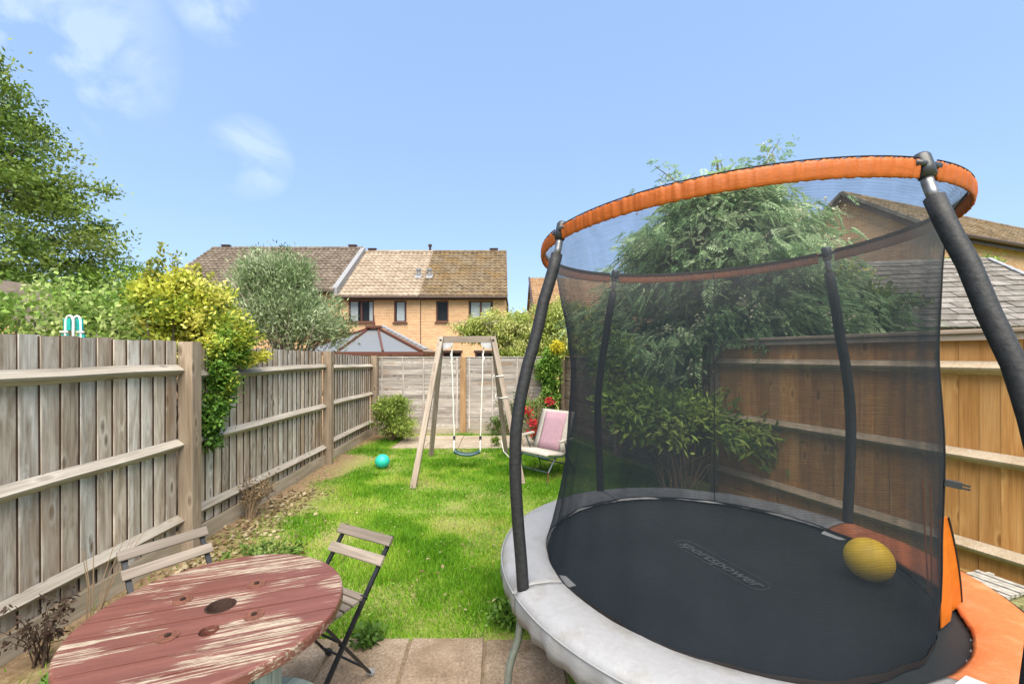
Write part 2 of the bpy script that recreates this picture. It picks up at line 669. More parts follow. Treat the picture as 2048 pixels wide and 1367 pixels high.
M_table = table_mat()
M_rust = plain('rusty_steel', (.135, .055, .036), .75, .3, .2, .35, 60, .2)
M_dark_rust_shade = plain('dark_rust_and_shade', (.028, .015, .011), .8, .2, .1, .3, 80)
M_edge = plain('shaded_board_edge', (.055, .04, .03), .95, .1)  # dark stain plus the shadow line between boards, painted into the edge colour
M_edge_o = plain('shaded_orange_board_edge', (.13, .065, .025), .95, .1)  # shadow line between the orange boards painted as a darker edge colour
M_drum = wood_mat('faded_green_drum_paint', (.22, .27, .22), (.36, .42, .36), (.5, .56, .5), .2, (.9, 1.1))
M_black_iron = plain('black_painted_iron', (.008, .009, .011), .42, .5, 0, .3, 30)
M_foam = plain('black_foam_sleeve', (.015, .0165, .0185), .6, .4, 0, .4, 45, .3)
M_plastic_black = plain('black_plastic', (.03, .034, .038), .4, .5, 0, .2)
M_steel = plain('galvanised_steel', (.26, .265, .265), .42, .5, .85, .15, 30)
M_leg = plain('grey_green_steel', (.20, .225, .20), .35, .5, .5, .2, 40)
M_pad = None


def pvc(name, col, dirt, amt=.5, rough=.42):
    m_, nt, b = new_mat(name, rough, .45)
    n = noise(nt, coords(nt), 7, 6, .65)
    n2 = noise(nt, coords(nt), 40, 4, .7)
    c = mixc(nt, mth(nt, 'MULTIPLY', ramp(nt, n, [(.5, 0.0), (.75, 1.0)]), amt), tuple(col), dirt)
    c = mixc(nt, .3, c, ramp(nt, n2, [(.3, .85), (.7, 1.1)]), 'MULTIPLY')
    nt.links.new(c, b.inputs['Base Color'])
    nt.links.new(ramp(nt, n2, [(.3, rough - .08), (.7, rough + .18)]), b.inputs['Roughness'])
    w = noise(nt, coords(nt, (1, 1, 2.2)), 9, 5, .6, 1.8)
    bump(nt, b, w, .16, .02)
    return m_


M_pad = pvc('grey_white_pvc', (.245, .25, .26), (.165, .155, .13), .7)
M_pad_orange = pvc('orange_pvc', (.46, .135, .045), (.54, .24, .12), .8)
M_sleeve_orange = pvc('orange_ring_cover', (.37, .084, .0), (.28, .058, .0), .5, .55)
M_binding = plain('dark_binding', (.016, .014, .014), .7)
M_white = plain('white_label', (.42, .425, .43), .6, .3)
M_logo = plain('logo_print', (.072, .077, .084), .7)
M_strap = plain('orange_strap', (.45, .115, .006), .55, .35)


def mat_cloth():
    m_, nt, b = new_mat('black_jumping_mat', .55, .35)
    co = coords(nt, rnd=False)
    n = noise(nt, co, 2.2, 4, .6)
    n2 = noise(nt, co, 260, 2, .6)
    c = ramp(nt, n, [(.3, (.0075, .011, .0135)), (.7, (.016, .0205, .024))])
    c = mixc(nt, .6, c, ramp(nt, n2, [(.3, .6), (.7, 1.35)]), 'MULTIPLY')
    nt.links.new(c, b.inputs['Base Color'])
    bump(nt, b, n2, .25, .002)
    return m_


M_mat = mat_cloth()


def net_mat():
    m_ = bpy.data.materials.new('black_mesh_netting')
    m_.use_nodes = True
    nt = m_.node_tree
    nt.nodes.clear()
    out = nd(nt, 'OutputMaterial')
    tr = nd(nt, 'BsdfTransparent')
    df = nd(nt, 'BsdfDiffuse')
    df.inputs['Color'].default_value = (.032, .040, .048, 1)
    tl = nd(nt, 'BsdfTranslucent')
    tl.inputs['Color'].default_value = (.045, .05, .056, 1)
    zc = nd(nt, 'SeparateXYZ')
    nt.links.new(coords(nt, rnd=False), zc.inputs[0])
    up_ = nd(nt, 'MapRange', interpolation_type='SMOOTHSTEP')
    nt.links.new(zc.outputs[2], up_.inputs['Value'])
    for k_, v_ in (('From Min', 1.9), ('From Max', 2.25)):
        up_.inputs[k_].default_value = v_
    # thread colour paler along the top, painting in white sky seen through
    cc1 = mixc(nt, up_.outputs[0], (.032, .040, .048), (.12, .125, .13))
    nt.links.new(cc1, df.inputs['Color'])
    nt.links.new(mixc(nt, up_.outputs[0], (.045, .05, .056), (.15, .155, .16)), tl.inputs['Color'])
    m1 = nd(nt, 'MixShader')
    m1.inputs[0].default_value = .4
    nt.links.new(df.outputs[0], m1.inputs[1])
    nt.links.new(tl.outputs[0], m1.inputs[2])
    co = coords(nt, (9, 9, 190), rnd=False)
    h = noise(nt, co, 1.0, 2, .6)
    co2 = coords(nt, (13, 13, .7), rnd=False)
    f = noise(nt, co2, 1.0, 3, .5, .6)
    zw = nd(nt, 'SeparateXYZ')
    nt.links.new(coords(nt, rnd=False), zw.inputs[0])
    thread = mth(nt, 'SINE', mth(nt, 'MULTIPLY', mth(nt, 'ADD', zw.outputs[2], mth(nt, 'MULTIPLY', f, .012)), 2 * math.pi / .0095))
    lw = nd(nt, 'LayerWeight')
    lw.inputs['Blend'].default_value = .5
    # a woven mesh shuts as it turns edge-on
    zs_ = nd(nt, 'SeparateXYZ')
    nt.links.new(coords(nt, rnd=False), zs_.inputs[0])
    dn = nd(nt, 'MapRange', interpolation_type='SMOOTHSTEP')
    nt.links.new(zs_.outputs[2], dn.inputs['Value'])
    for k_, v_ in (('From Min', 2.3), ('From Max', 1.8), ('To Min', .38), ('To Max', .50)):
        dn.inputs[k_].default_value = v_
    # opacity varied by height, painting in darker tone below and brighter light above
    a = mth(nt, 'ADD', dn.outputs[0], mth(nt, 'MULTIPLY', mth(nt, 'POWER', lw.outputs['Facing'], 2.5), .45))
    a = mth(nt, 'ADD', a, mth(nt, 'MULTIPLY', mth(nt, 'SUBTRACT', h, .5), .30))
    a = mth(nt, 'ADD', a, mth(nt, 'MULTIPLY', thread, .055))
    a = mth(nt, 'ADD', a, mth(nt, 'MULTIPLY', mth(nt, 'SUBTRACT', f, .5), .36), True)
    mx = nd(nt, 'MixShader')
    nt.links.new(a, mx.inputs[0])
    nt.links.new(tr.outputs[0], mx.inputs[1])
    nt.links.new(m1.outputs[0], mx.inputs[2])
    nt.links.new(mx.outputs[0], out.inputs['Surface'])
    return m_


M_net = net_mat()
M_leaf = leaf_mat('leaf')
M_needle = leaf_mat('conifer_frond', .38, .6, .2)
M_grass = leaf_mat('grass_blade', .3, .55, .25)
M_petal = leaf_mat('petal', .3)
M_bark = wood_mat('bark', (.06, .045, .032), (.13, .105, .08), (.22, .19, .15), 0, (.9, 1.1))
M_bark_pale = wood_mat('pale_bark', (.16, .13, .10), (.28, .24, .19), (.40, .36, .30), 0, (.9, 1.1))
M_dry = plain('dry_stem', (.20, .14, .085), .85)
M_dead = plain('dead_brown_stem', (.075, .05, .036), .9)
M_brick = brick_mat('orange_brick', (.44, .235, .11), (.56, .335, .17), (.58, .46, .32))
M_brick_b = brick_mat('buff_brick', (.42, .225, .11), (.54, .32, .165), (.54, .42, .29), 1.0, .587, 1.287)
M_tile_brown = tile_mat('brown_roof_tile', [(.105, .084, .066), (.145, .119, .095), (.19, .157, .126)], (.085, .07, .05), .35)
M_tile_pale = tile_mat('pale_roof_tile', [(.25, .20, .152), (.305, .25, .19), (.36, .298, .23)], (.19, .145, .09), .35)
M_tile_olive = tile_mat('mossy_roof_tile', [(.105, .08, .052), (.15, .115, .075), (.195, .155, .105)], (.20, .12, .035), .5)
M_tile_orange = tile_mat('warm_roof_tile', [(.24, .145, .08), (.29, .185, .105), (.33, .22, .13)], (.20, .14, .08), .4)
M_tile_grey = tile_mat('grey_flat_tile', [(.13, .12, .108), (.175, .163, .148), (.225, .212, .195)], (.075, .062, .042), .5)
M_brown_pvc = plain('brown_window_frame', (.085, .032, .02), .4, .4)
M_cons = plain('conservatory_brown', (.10, .038, .024), .4, .4)
M_curtain = plain('pale_curtain', (.62, .64, .66), .8)
M_gutter = plain('dark_brown_gutter', (.055, .033, .026), .5)
M_lead = plain('grey_lead', (.22, .225, .235), .55, .4)
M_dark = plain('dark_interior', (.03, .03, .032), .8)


def glass(name, col=(.55, .6, .62), alpha=.35, rough=.03):
    m_, nt, b = new_mat(name, rough, .7)
    b.inputs['Base Color'].default_value = (*col, 1)
    t = nd(nt, 'BsdfTransparent')
    t.inputs['Color'].default_value = (.96, .98, .98, 1)
    mx = nd(nt, 'MixShader')
    mx.inputs[0].default_value = alpha
    nt.links.new(t.outputs[0], mx.inputs[1])
    nt.links.new(b.outputs[0], mx.inputs[2])
    nt.links.new(mx.outputs[0], nt.nodes['Material Output'].inputs['Surface'])
    return m_


M_glass = glass('window_glass', (.03, .035, .04), .12)
M_polycarb = glass('grey_polycarbonate', (.15, .16, .17), .9, .3)


def slab_mat(name, a, bcol, c):
    m_, nt, b = new_mat(name, .9, .15)
    co = coords(nt)
    n = noise(nt, co, 5, 6, .65)
    n2 = noise(nt, co, 70, 4, .7)
    n3 = noise(nt, co, 2.3, 4, .6, .6)
    col = ramp(nt, n, [(.3, a), (.5, bcol), (.7, c)])
    col = mixc(nt, .7, col, ramp(nt, n2, [(.32, .42), (.68, 1.4)]), 'MULTIPLY')
    col = mixc(nt, ramp(nt, n3, [(.55, 0.0), (.75, .55)]), col, (.14, .105, .06))
    nt.links.new(col, b.inputs['Base Color'])
    bump(nt, b, n2, .5, .006)
    return m_


M_slab = slab_mat('worn_paving', (.15, .11, .075), (.225, .17, .12), (.30, .24, .18))
M_slab_far = slab_mat('pale_paving', (.24, .20, .15), (.31, .265, .205), (.37, .325, .265))


def ground_mat():
    m_, nt, b = new_mat('lawn_soil', .95, .1)
    co = coords(nt, rnd=False)
    n = noise(nt, co, .9, 5, .6)
    n2 = noise(nt, co, 18, 4, .7)
    n3 = noise(nt, co, 90, 3, .7)
    straw = ramp(nt, n3, [(.3, (.17, .125, .06)), (.7, (.40, .33, .17))])
    green = ramp(nt, n2, [(.3, (.085, .155, .014)), (.7, (.18, .28, .035))])
    soil = ramp(nt, n2, [(.3, (.15, .095, .05)), (.7, (.36, .26, .16))])
    c = mixc(nt, ramp(nt, n, [(.42, .85), (.62, .25)]), straw, green)
    sp = nd(nt, 'SeparateXYZ')
    nt.links.new(co, sp.inputs[0])
    # bare earth along the left fence
    e = mth(nt, 'ADD', sp.outputs[0], mth(nt, 'MULTIPLY', mth(nt, 'SUBTRACT', n, .5), 1.3))
    e = mth(nt, 'ADD', e, mth(nt, 'MULTIPLY', mth(nt, 'SUBTRACT', n2, .5), .25))
    msk = ramp(nt, mth(nt, 'MULTIPLY', mth(nt, 'SUBTRACT', -2.18, e), 2.5), [(0, 0.0), (1, 1.0)])
    c = mixc(nt, msk, c, soil)
    nt.links.new(c, b.inputs['Base Color'])
    bump(nt, b, n3, .6, .02)
    return m_


M_ground = ground_mat()

# ------------------------------------------------------------------ ground and paving
mb = MB()
mb.add([(-500, -100, 0), (500, -100, 0), (500, 900, 0), (-500, 900, 0)], [(0, 1, 2, 3)])
ground = mb.build('ground', M_ground)
tag(ground, kind='structure')


def slab(name, parent, mat, x0, x1, y0, y1, top, rot=0.0):
    c = .008
    h = .05
    j = lambda: random.uniform(-.003, .003)
    cx, cy = (x0 + x1) / 2, (y0 + y1) / 2
    a, b_ = (x1 - x0) / 2, (y1 - y0) / 2
    vs = []
    for z, k in ((-h, 0), (-c, 0), (0, c)):
        for sx, sy in ((-1, -1), (1, -1), (1, 1), (-1, 1)):
            vs.append((sx * (a - k) + j(), sy * (b_ - k) + j(), z))
    fs = [(3, 2, 1, 0), (8, 9, 10, 11)]
    for l in (0, 4):
        for k in range(4):
            fs.append((l + k, l + (k + 1) % 4, l + 4 + (k + 1) % 4, l + 4 + k))
    m_ = MB()
    m_.add(vs, fs)
    o = m_.build(name, mat, parent, local=True)
    o.location = Vector((cx, cy, top)) - wloc(parent)
    o.rotation_euler = (random.uniform(-.006, .006), random.uniform(-.006, .006), rot + random.uniform(-.006, .006))
    return o


patio = MB()
patio.add([(-2.45, .6, .004), (.36, .6, .004), (.36, 2.55, .004), (-2.45, 2.55, .004)], [(0, 1, 2, 3)])
patio = tag(patio.build('patio', plain('patio_bed', (.16, .12, .075), .95, .1, 0, .3, 40, .4)), kind='structure')
for iy, y1 in enumerate((2.56, 2.105, 1.65, 1.195)):
    for ix in range(6):
        x1 = .345 - ix * .448
        slab('paving_slab', patio, M_slab, x1 - .436, x1, y1 - .445, y1 + random.uniform(-.01, .01), .014 + random.uniform(-.003, .003))

far_patio = MB()
far_patio.add([(-2.05, 7.75, .004), (1.0, 7.75, .004), (1.0, 8.98, .004), (-2.05, 8.98, .004)], [(0, 1, 2, 3)])
far_patio = tag(far_patio.build('far_patio', plain('far_patio_bed', (.20, .15, .09), .95, .1, 0, .3, 40)), kind='structure')
for iy in range(2):
    for ix in range(5):
        slab('paving_slab', far_patio, M_slab_far, -2.0 + ix * .605, -2.0 + ix * .605 + .595, 7.78 + iy * .605, 7.78 + iy * .605 + .595, .016 + random.uniform(-.004, .004))

# ------------------------------------------------------------------ back houses
ROOF_PITCHES = {}


def tiled_roof(name, parent, mat, o, e, s, n, width, length, tw=.27, gauge=.34, wave=.055, step=.055, clip=None):
    """one part: courses of interlocking tiles with a wave across each tile and a step at each course"""
    o, e, s, n = Vector(o), Vector(e).normalized(), Vector(s).normalized(), Vector(n).normalized()
    cs = int(math.ceil(length / gauge))
    ts = int(math.ceil(width / tw))
    seg = 5
    us = np.linspace(0, width, ts * seg + 1)
    ph = (np.arange(ts * seg + 1) % seg) / seg
    wz = wave * (.5 + .5 * np.cos(2 * np.pi * ph))
    V, F = [], []
    O, E_, S_, N_ = (np.array(a) for a in (o, e, s, n))
    base = 0
    for c in range(cs):
        l0, l1 = c * gauge, min((c + 1) * gauge + .02, length)
        rows = [(l0, -.01), (l0, step), (l1, 0.0)]
        sag = rng.normal(0, .004, ts)
        sg = np.repeat(sag, seg)
        sg = np.append(sg, sg[-1])
        for l, h in rows:
            hh = h + (wz if h >= 0 else 0 * wz) + sg
            V.append(O + np.outer(us, E_) + S_ * (l + 0.0) + np.outer(hh, N_) + np.outer(sg * 1.5, S_))
        k = len(us)
        for r in range(2):
            a = base + r * k + np.arange(k - 1)
            F.append(np.stack([a, a + 1, a + 1 + k, a + k], 1))
        base += 3 * k
    me = fast_mesh(name, np.concatenate(V) - np.array(wloc(parent)), np.concatenate(F))
    ob = link(name, me, mat, parent)
    ob['kind'] = 'stuff'
    return ob


def wall_open(mb, P, u, x0, x1, z0, z1, ops, depth, inn):
    """wall sheet in the plane through P along u and z, with openings and their reveals; inn = inward direction"""
    P, u, inn = Vector(P), Vector(u), Vector(inn)
    xs = sorted({x0, x1, *[o[0] for o in ops], *[o[1] for o in ops]})
    zs = sorted({z0, z1, *[o[2] for o in ops], *[o[3] for o in ops]})
    pt = lambda x, z, d=0: P + u * x + Vector((0, 0, z)) + inn * d
    for i in range(len(xs) - 1):
        for j in range(len(zs) - 1):
            xm, zm = (xs[i] + xs[i + 1]) / 2, (zs[j] + zs[j + 1]) / 2
            if any(o[0] < xm < o[1] and o[2] < zm < o[3] for o in ops):
                continue
            mb.add([pt(xs[i], zs[j]), pt(xs[i + 1], zs[j]), pt(xs[i + 1], zs[j + 1]), pt(xs[i], zs[j + 1])], [(0, 1, 2, 3)])
    for a, b, c, d in ops:
        q = [(a, c), (b, c), (b, d), (a, d)]
        for k in range(4):
            p, r = q[k], q[(k + 1) % 4]
            mb.add([pt(*p), pt(*r), pt(*r, depth), pt(*p, depth)], [(0, 1, 2, 3)])


def window(parent, x0, x1, z0, z1, Y, lights=1, curtain=None, blind=False):
    """casement in a wall facing -Y"""
    f = MB()
    w = .07
    y = Y + .07
    f.box(((x0 + x1) / 2, y, z0 + w / 2), (x1 - x0, .07, w))
    f.box(((x0 + x1) / 2, y, z1 - w / 2), (x1 - x0, .07, w))
    f.box((x0 + w / 2, y, (z0 + z1) / 2), (w, .07, z1 - z0 - 2 * w))
    f.box((x1 - w / 2, y, (z0 + z1) / 2), (w, .07, z1 - z0 - 2 * w))
    for i in range(1, lights):
        xm = x0 + (x1 - x0) * i / lights
        f.box((xm, y, (z0 + z1) / 2), (w * 1.3, .068, z1 - z0 - 2 * w))
    fr = f.build('window', M_brown_pvc, parent)
    for i in range(lights):
        a = x0 + w + (x1 - x0 - 2 * w) * i / lights + .02
        b = x0 + w + (x1 - x0 - 2 * w) * (i + 1) / lights - .02
        MB().box(((a + b) / 2, y + .015, (z0 + z1) / 2), (b - a + .03, .012, z1 - z0 - 2 * w + .01)).build('pane', M_glass, fr)
    MB().box(((x0 + x1) / 2, Y - .02, z0 - .04), (x1 - x0 + .12, .16, .05)).build('sill', M_brown_pvc, fr)
    if blind:
        for i in range(lights):
            a = x0 + w + (x1 - x0 - 2 * w) * i / lights + .05
            b = x0 + w + (x1 - x0 - 2 * w) * (i + 1) / lights - .05
            MB().box(((a + b) / 2, y + .03, (z0 + z1) / 2), (b - a, .01, z1 - z0 - 2 * w)).build('blind', M_curtain, fr)
    for a, b in curtain or []:
        c = MB()
        k = 6
        for j in range(k):
            xa = x0 + (x1 - x0) * (a + (b - a) * (j + .5) / k)
            c.box((xa, y + .035 + (j % 2) * .02, (z0 + z1) / 2), ((x1 - x0) * (b - a) / k, .02, z1 - z0 - 2 * w))
        c.build('curtain', M_curtain, fr)
    return fr


def terrace(name, label, x0, x1, eave_z, ridge_z, tmat, ops, openers, yf=21.0, yr=25.0, gutter=True, caps=()):
    h = thing(name, label, 'house', ((x0 + x1) / 2, yf, 0), group='terraced houses beyond the back fence')
    mb = MB()
    wall_open(mb, (0, yf, 0), (1, 0, 0), x0, x1, -.5, eave_z + .15, ops, .12, (0, 1, 0))
    yb = 2 * yr - yf
    for x in (x0, x1):
        mb.add([(x, yf, -.5), (x, yb, -.5), (x, yb, eave_z), (x, yr, ridge_z - .12), (x, yf, eave_z + .15)], [(0, 1, 2, 3, 4)])
    mb.add([(x0, yb, -.5), (x1, yb, -.5), (x1, yb, eave_z), (x0, yb, eave_z)], [(0, 1, 2, 3)])
    mb.build('wall', M_brick, h)
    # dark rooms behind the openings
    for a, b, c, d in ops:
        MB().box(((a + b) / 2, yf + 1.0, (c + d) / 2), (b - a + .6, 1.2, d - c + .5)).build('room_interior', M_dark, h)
    over = .32
    rise = ridge_z - eave_z
    run = yr - (yf - over)
    s = Vector((0, run, rise))
    n = Vector((0, -rise, run)).normalized()
    L = s.length
    xa, xb = x0, x1
    tiled_roof('roof_tiles', h, tmat, (xa, yf - over, eave_z), (1, 0, 0), s, n, xb - xa, L)
    bk = MB()
    bk.add([(xa, yr, ridge_z - .03), (xb, yr, ridge_z - .03), (xb, yb + over, eave_z - .03), (xa, yb + over, eave_z - .03)], [(0, 1, 2, 3)])
    bk.add([(xa, yr, ridge_z - .03), (xb, yr, ridge_z - .03), (xb, yf - over, eave_z - .03), (xa, yf - over, eave_z - .03)], [(0, 1, 2, 3)])
    bk.build('roof', tmat, h)
    k = int((xb - xa) / .45)
    for i in range(k):
        a = xa + (xb - xa) * i / k
        b = xa + (xb - xa) * (i + 1) / k - .01
        r = MB()
        r.tube([(a, yr, ridge_z + .02), (b, yr, ridge_z + .03)], .12, 8)
        r.build('ridge_tile', tmat, h)
    for cx in caps:
        v = MB()
        v.box((cx, yr, ridge_z + .15), (.42, .2, .12))
        v.box((cx, yr, ridge_z + .22), (.5, .26, .04))
        v.build('ridge_vent', M_gutter, h)
    f = MB()
    f.box(((xa + xb) / 2, yf - .2, eave_z - .07), (xb - xa - .02, .03, .2))
    f.build('fascia', M_gutter, h)
    if gutter:
        g = MB()
        g.tube([(xa + .02, yf - over - .06, eave_z - .06), (xb - .02, yf - over - .06, eave_z - .06)], .065, 8)
        g.build('gutter', M_gutter, h)
    for o_ in openers:
        o_(h)
    return h


PXM = lambda x, Y: (x - 1003) / 850 * Y
Z_ = lambda y, Y: 1.72 + (709 - y) / 850 * Y
XA, XB, XC = -8.12, -4.0, .3
YF = 21.0
wA = (PXM(430, YF), PXM(480, YF), Z_(645, YF), Z_(598, YF))
wA2 = (PXM(600, YF), PXM(650, YF), Z_(645, YF), Z_(598, YF))
w1 = (PXM(697, YF), PXM(748, YF), Z_(644, YF), Z_(600, YF))
w2 = (PXM(788, YF), PXM(813, YF), Z_(644, YF), Z_(601, YF))
w3 = (PXM(872, YF), PXM(897, YF), Z_(643, YF), Z_(601, YF))
w4 = (PXM(937, YF), PXM(986, YF), Z_(640, YF), Z_(601, YF))
w5 = (PXM(885, YF), PXM(923, YF), -.1, Z_(704, YF))
w6 = (PXM(950, YF), PXM(988, YF), -.1, Z_(704, YF))
house_a = terrace('terraced_house', 'tall orange brick house with dark brown tiled roof behind the olive tree', -17.0, XA, 4.86, 7.93, M_tile_brown, [wA, wA2],
                  [lambda h: window(h, *wA, YF, 2), lambda h: window(h, *wA2, YF, 2)], caps=(-16.2, -8.75))
house_b = terrace('terraced_house', 'orange brick house with the pale cream tiled roof in the middle of the terrace', XA, XB, 4.57, 7.72, M_tile_pale, [w1, w2],
                  [lambda h: window(h, *w1, YF, 2, [(.06, .34), (.80, .96)]), lambda h: window(h, *w2, YF, 1, blind=True)], caps=(-7.6,))
house_c = terrace('terraced_house', 'orange brick house with mossy olive roof at the right end of the terrace', XB, XC, 4.57, 7.72, M_tile_olive, [w3, w4, w5, w6],
                  [lambda h: window(h, *w3, YF, 1), lambda h: window(h, *w4, YF, 2, blind=True), lambda h: window(h, *w5, YF, 1), lambda h: window(h, *w6, YF, 1)], caps=(-.45,))
# verge between the tall roof and the pale roof, flue pipes, roof vents, downpipe
v = MB()
v.prism([(-.12, 0, -.28), (.12, 0, -.28), (.12, 0, .12), (-.12, 0, .12)], (XA, YF - .34, 4.86), (XA, 25.0, 7.93))
v.build('verge', M_lead, house_a)
v = MB()
v.tube([(-4.2, 25, 7.72), (-4.2, 25, 8.1)], .07, 8)
v.tube([(-4.2, 25, 8.08), (-4.2, 25, 8.2)], .11, 8)
v.build('flue_pipe', M_gutter, house_b)
for x, h in ((837, house_b), (859, house_c)):
    Y = 22.3
    z = 4.57 + (7.72 - 4.57) * (Y - 20.68) / 4.32
    v = MB()
    v.box((PXM(x, Y), Y, z + .05), (.34, .5, .12), Matrix.Rotation(R(36), 3, 'X'))
    v.tube([(PXM(x, Y), Y, z), (PXM(x, Y), Y, z + .42)], .09, 8)
    v.tube([(PXM(x, Y), Y, z + .38), (PXM(x, Y), Y, z + .5)], .13, 8)
    v.build('roof_vent', M_lead, h)
v = MB()
v.tube([(.24, YF - .38, 4.5), (.3, YF - .1, 4.15), (.3, YF - .08, -.4)], .045, 8)
v.build('downpipe', M_gutter, house_c)
v = MB()
v.box((XB, YF - .012, 2.0), (.03, .02, 4.9))
v.build('movement_joint', M_gutter, house_c)
for x in (.35, -.05):
    pass
v = MB()
v.box((-.02, 20.93, 1.85), (.22, .1, .22))
v.build('wall_vent', M_dark, house_c)
v = MB()
for (x0, x1) in ((w5[0], w5[1]), (w6[0], w6[1])):
    v.box(((x0 + x1) / 2, YF - .03, w5[3] + .05), (x1 - x0 + .1, .05, .09))
v.build('window_head', M_gutter, house_c)

# conservatory in front of the middle house
cons = thing('conservatory', 'brown framed conservatory with grey glazed hipped roof behind the fence', 'conservatory', (-5.65, 18.5, 0))
cx0, cx1, cy0, cy1, ez, az = -8.1, -3.2, 17.0, 20.95, 1.83, 2.88
apx = [(-5.85, 18.9, az), (-5.5, 18.9, az)]
cf = [(cx0, cy0, ez), (cx1, cy0, ez), (cx1, cy1, ez), (cx0, cy1, ez)]
panes = [(cf[0], (-6.55, cy0, ez), apx[0]), ((-6.55, cy0, ez), (-4.75, cy0, ez), apx[1], apx[0]), ((-4.75, cy0, ez), cf[1], apx[1]),
         (cf[1], (cx1, cy1, ez), (-5.5, cy1, az), apx[1]), (cf[0], apx[0], (-5.85, cy1, az), (cx0, cy1, ez))]
for p in panes:
    g = MB()
    g.add(p, [tuple(range(len(p)))])
    o = g.build('roof_pane', M_polycarb, cons)
    s_ = o.modifiers.new('thick', 'SOLIDIFY')
    s_.thickness = .03
for a, b, w in ((cf[0], apx[0], .11), (cf[1], apx[1], .14), ((-6.55, cy0, ez), apx[0], .07), ((-4.75, cy0, ez), apx[1], .07)):
    MB().bar(Vector(a) + Vector((0, 0, .04)), Vector(b) + Vector((0, 0, .04)), w, .08).build('glazing_bar', M_cons, cons)
q = MB()
for i in range(11):
    t0, t1 = i / 11, (i + .82) / 11
    a, b = Vector(cf[1]), Vector(apx[1])
    q.bar(a.lerp(b, t0) + Vector((.12, .25, .12)), a.lerp(b, t1) + Vector((.12, .25, .16)), .2, .06)
q.build('ridge_tiles', M_lead, cons)
q = MB()
q.box((-5.67, 18.9, az + .07), (.62, .5, .1))
q.tube([(-5.67, 18.9, az + .1), (-5.67, 18.9, az + .55)], [.05, .02], 8)
q.build('finial', M_cons, cons)
q = MB()
q.box(((cx0 + cx1) / 2, cy0 - .05, ez - .06), (cx1 - cx0 + .2, .16, .14))
q.box((cx1 + .05, (cy0 + cy1) / 2, ez - .06), (.16, cy1 - cy0, .14))
q.build('gutter', M_cons, cons)
for i in range(9):
    x = cx0 + .05 + (cx1 - cx0 - .1) * i / 8
    MB().box((x, cy0, .65), (.1, .1, 2.2)).build('frame_post', M_cons, cons)
q = MB()
q.box(((cx0 + cx1) / 2, cy0 + .01, .9), (cx1 - cx0 - .12, .015, 1.7))
q.box((cx1 - .01, (cy0 + cy1) / 2, .9), (.015, cy1 - cy0 - .12, 1.7))
q.build('glazing', M_glass, cons)
q = MB()
q.box(((cx0 + cx1) / 2, cy0 + .06, -.2), (cx1 - cx0, .2, .5))
q.build('dwarf_wall', M_brick, cons)

# the further house whose roof shows right of the terrace
hd = thing('detached_house', 'further house showing only its warm brown tiled roof, right of the terrace', 'house', (5.5, 28, 0))
rz, eh = Z_(556, 30), Z_(622, 26)
q = MB()
q.box((6.0, 30, eh / 2 - .25), (8.2, 7.6, eh + .5))
q.build('wall', M_brick, hd)
s = Vector((0, 4.0, rz - eh))
tiled_roof('roof_tiles', hd, M_tile_orange, (1.95, 26, eh), (1, 0, 0), s, (0, -(rz - eh), 4.0), 8.4, s.length)
q = MB()
q.add([(1.95, 26, eh - .03), (10.35, 26, eh - .03), (10.35, 30, rz - .03), (1.95, 30, rz - .03), (10.35, 34, eh - .03), (1.95, 34, eh - .03)], [(0, 1, 2, 3), (3, 2, 4, 5)])
q.add([(2.1, 26.2, eh - .1), (2.1, 30, rz - .1), (2.1, 33.8, eh - .1)], [(0, 1, 2)])
q.build('roof', M_tile_orange, hd)
q = MB()
q.bar((1.95, 25.98, eh), (1.95, 30, rz), .1, .2)
q.build('bargeboard', M_gutter, hd)

# right-hand house: gable towards us on the left, eaves on the right
E_ = Vector((.937, .35, 0)).normalized()        # along the ridge and eaves
G_ = Vector((-.35, .937, 0)).normalized()       # along the gable wall, away from us
hp = Vector((13.14, 13.0, 0))
hw = 2.37
ze, zr = 5.63, 7.42
hr = thing('gabled_house', 'buff brick house with a plain gable wall standing behind the right fence', 'house', hp)
q = MB()
a, b, c = hp, hp + G_ * hw, hp + G_ * 2 * hw
up = lambda p, z: (p.x, p.y, z)
q.add([up(a, -.3), up(c, -.3), up(c, ze), up(b, zr - .08), up(a, ze)], [(0, 1, 2, 3, 4)])
a2, c2 = hp + E_ * 12, hp + G_ * 2 * hw + E_ * 12
q.add([up(a, -.3), up(a2, -.3), up(a2, ze), up(a, ze)], [(0, 1, 2, 3)])
q.add([up(c, -.3), up(c2, -.3), up(c2, ze), up(c, ze)], [(0, 1, 2, 3)])
q.build('wall', M_brick_b, hr)
ov = .28
o0 = hp - G_ * ov - E_ * .18
sl = G_ * (hw + ov) + Vector((0, 0, zr - ze + .22))
o0 = Vector((o0.x, o0.y, ze - .22))
nn = E_.cross(sl)
tiled_roof('roof_tiles', hr, M_tile_olive, o0, E_, sl, nn, 12.5, sl.length, .27, .33, .05, .05)
q = MB()
r0 = hp + G_ * hw - E_ * .18
e2 = hp + G_ * (2 * hw + ov) - E_ * .18
q.add([tuple(o0 - Vector((0, 0, .04))), up(r0, zr - .04), up(e2, ze - .26), up(e2 + E_ * 12.5, ze - .26), up(r0 + E_ * 12.5, zr - .04), tuple(o0 + E_ * 12.5 - Vector((0, 0, .04)))], [(0, 1, 4, 5), (1, 2, 3, 4)])
q.build('roof', M_tile_olive, hr)
q = MB()
for p0, p1 in ((Vector(o0), Vector(up(r0, zr))), (Vector(up(r0, zr)), Vector(up(e2, ze - .22)))):
    q.bar(p0 - Vector((0, 0, .1)) - E_ * .02, p1 - Vector((0, 0, .1)) - E_ * .02, .05, .2)
q.build('bargeboard', M_gutter, hr)
q = MB()
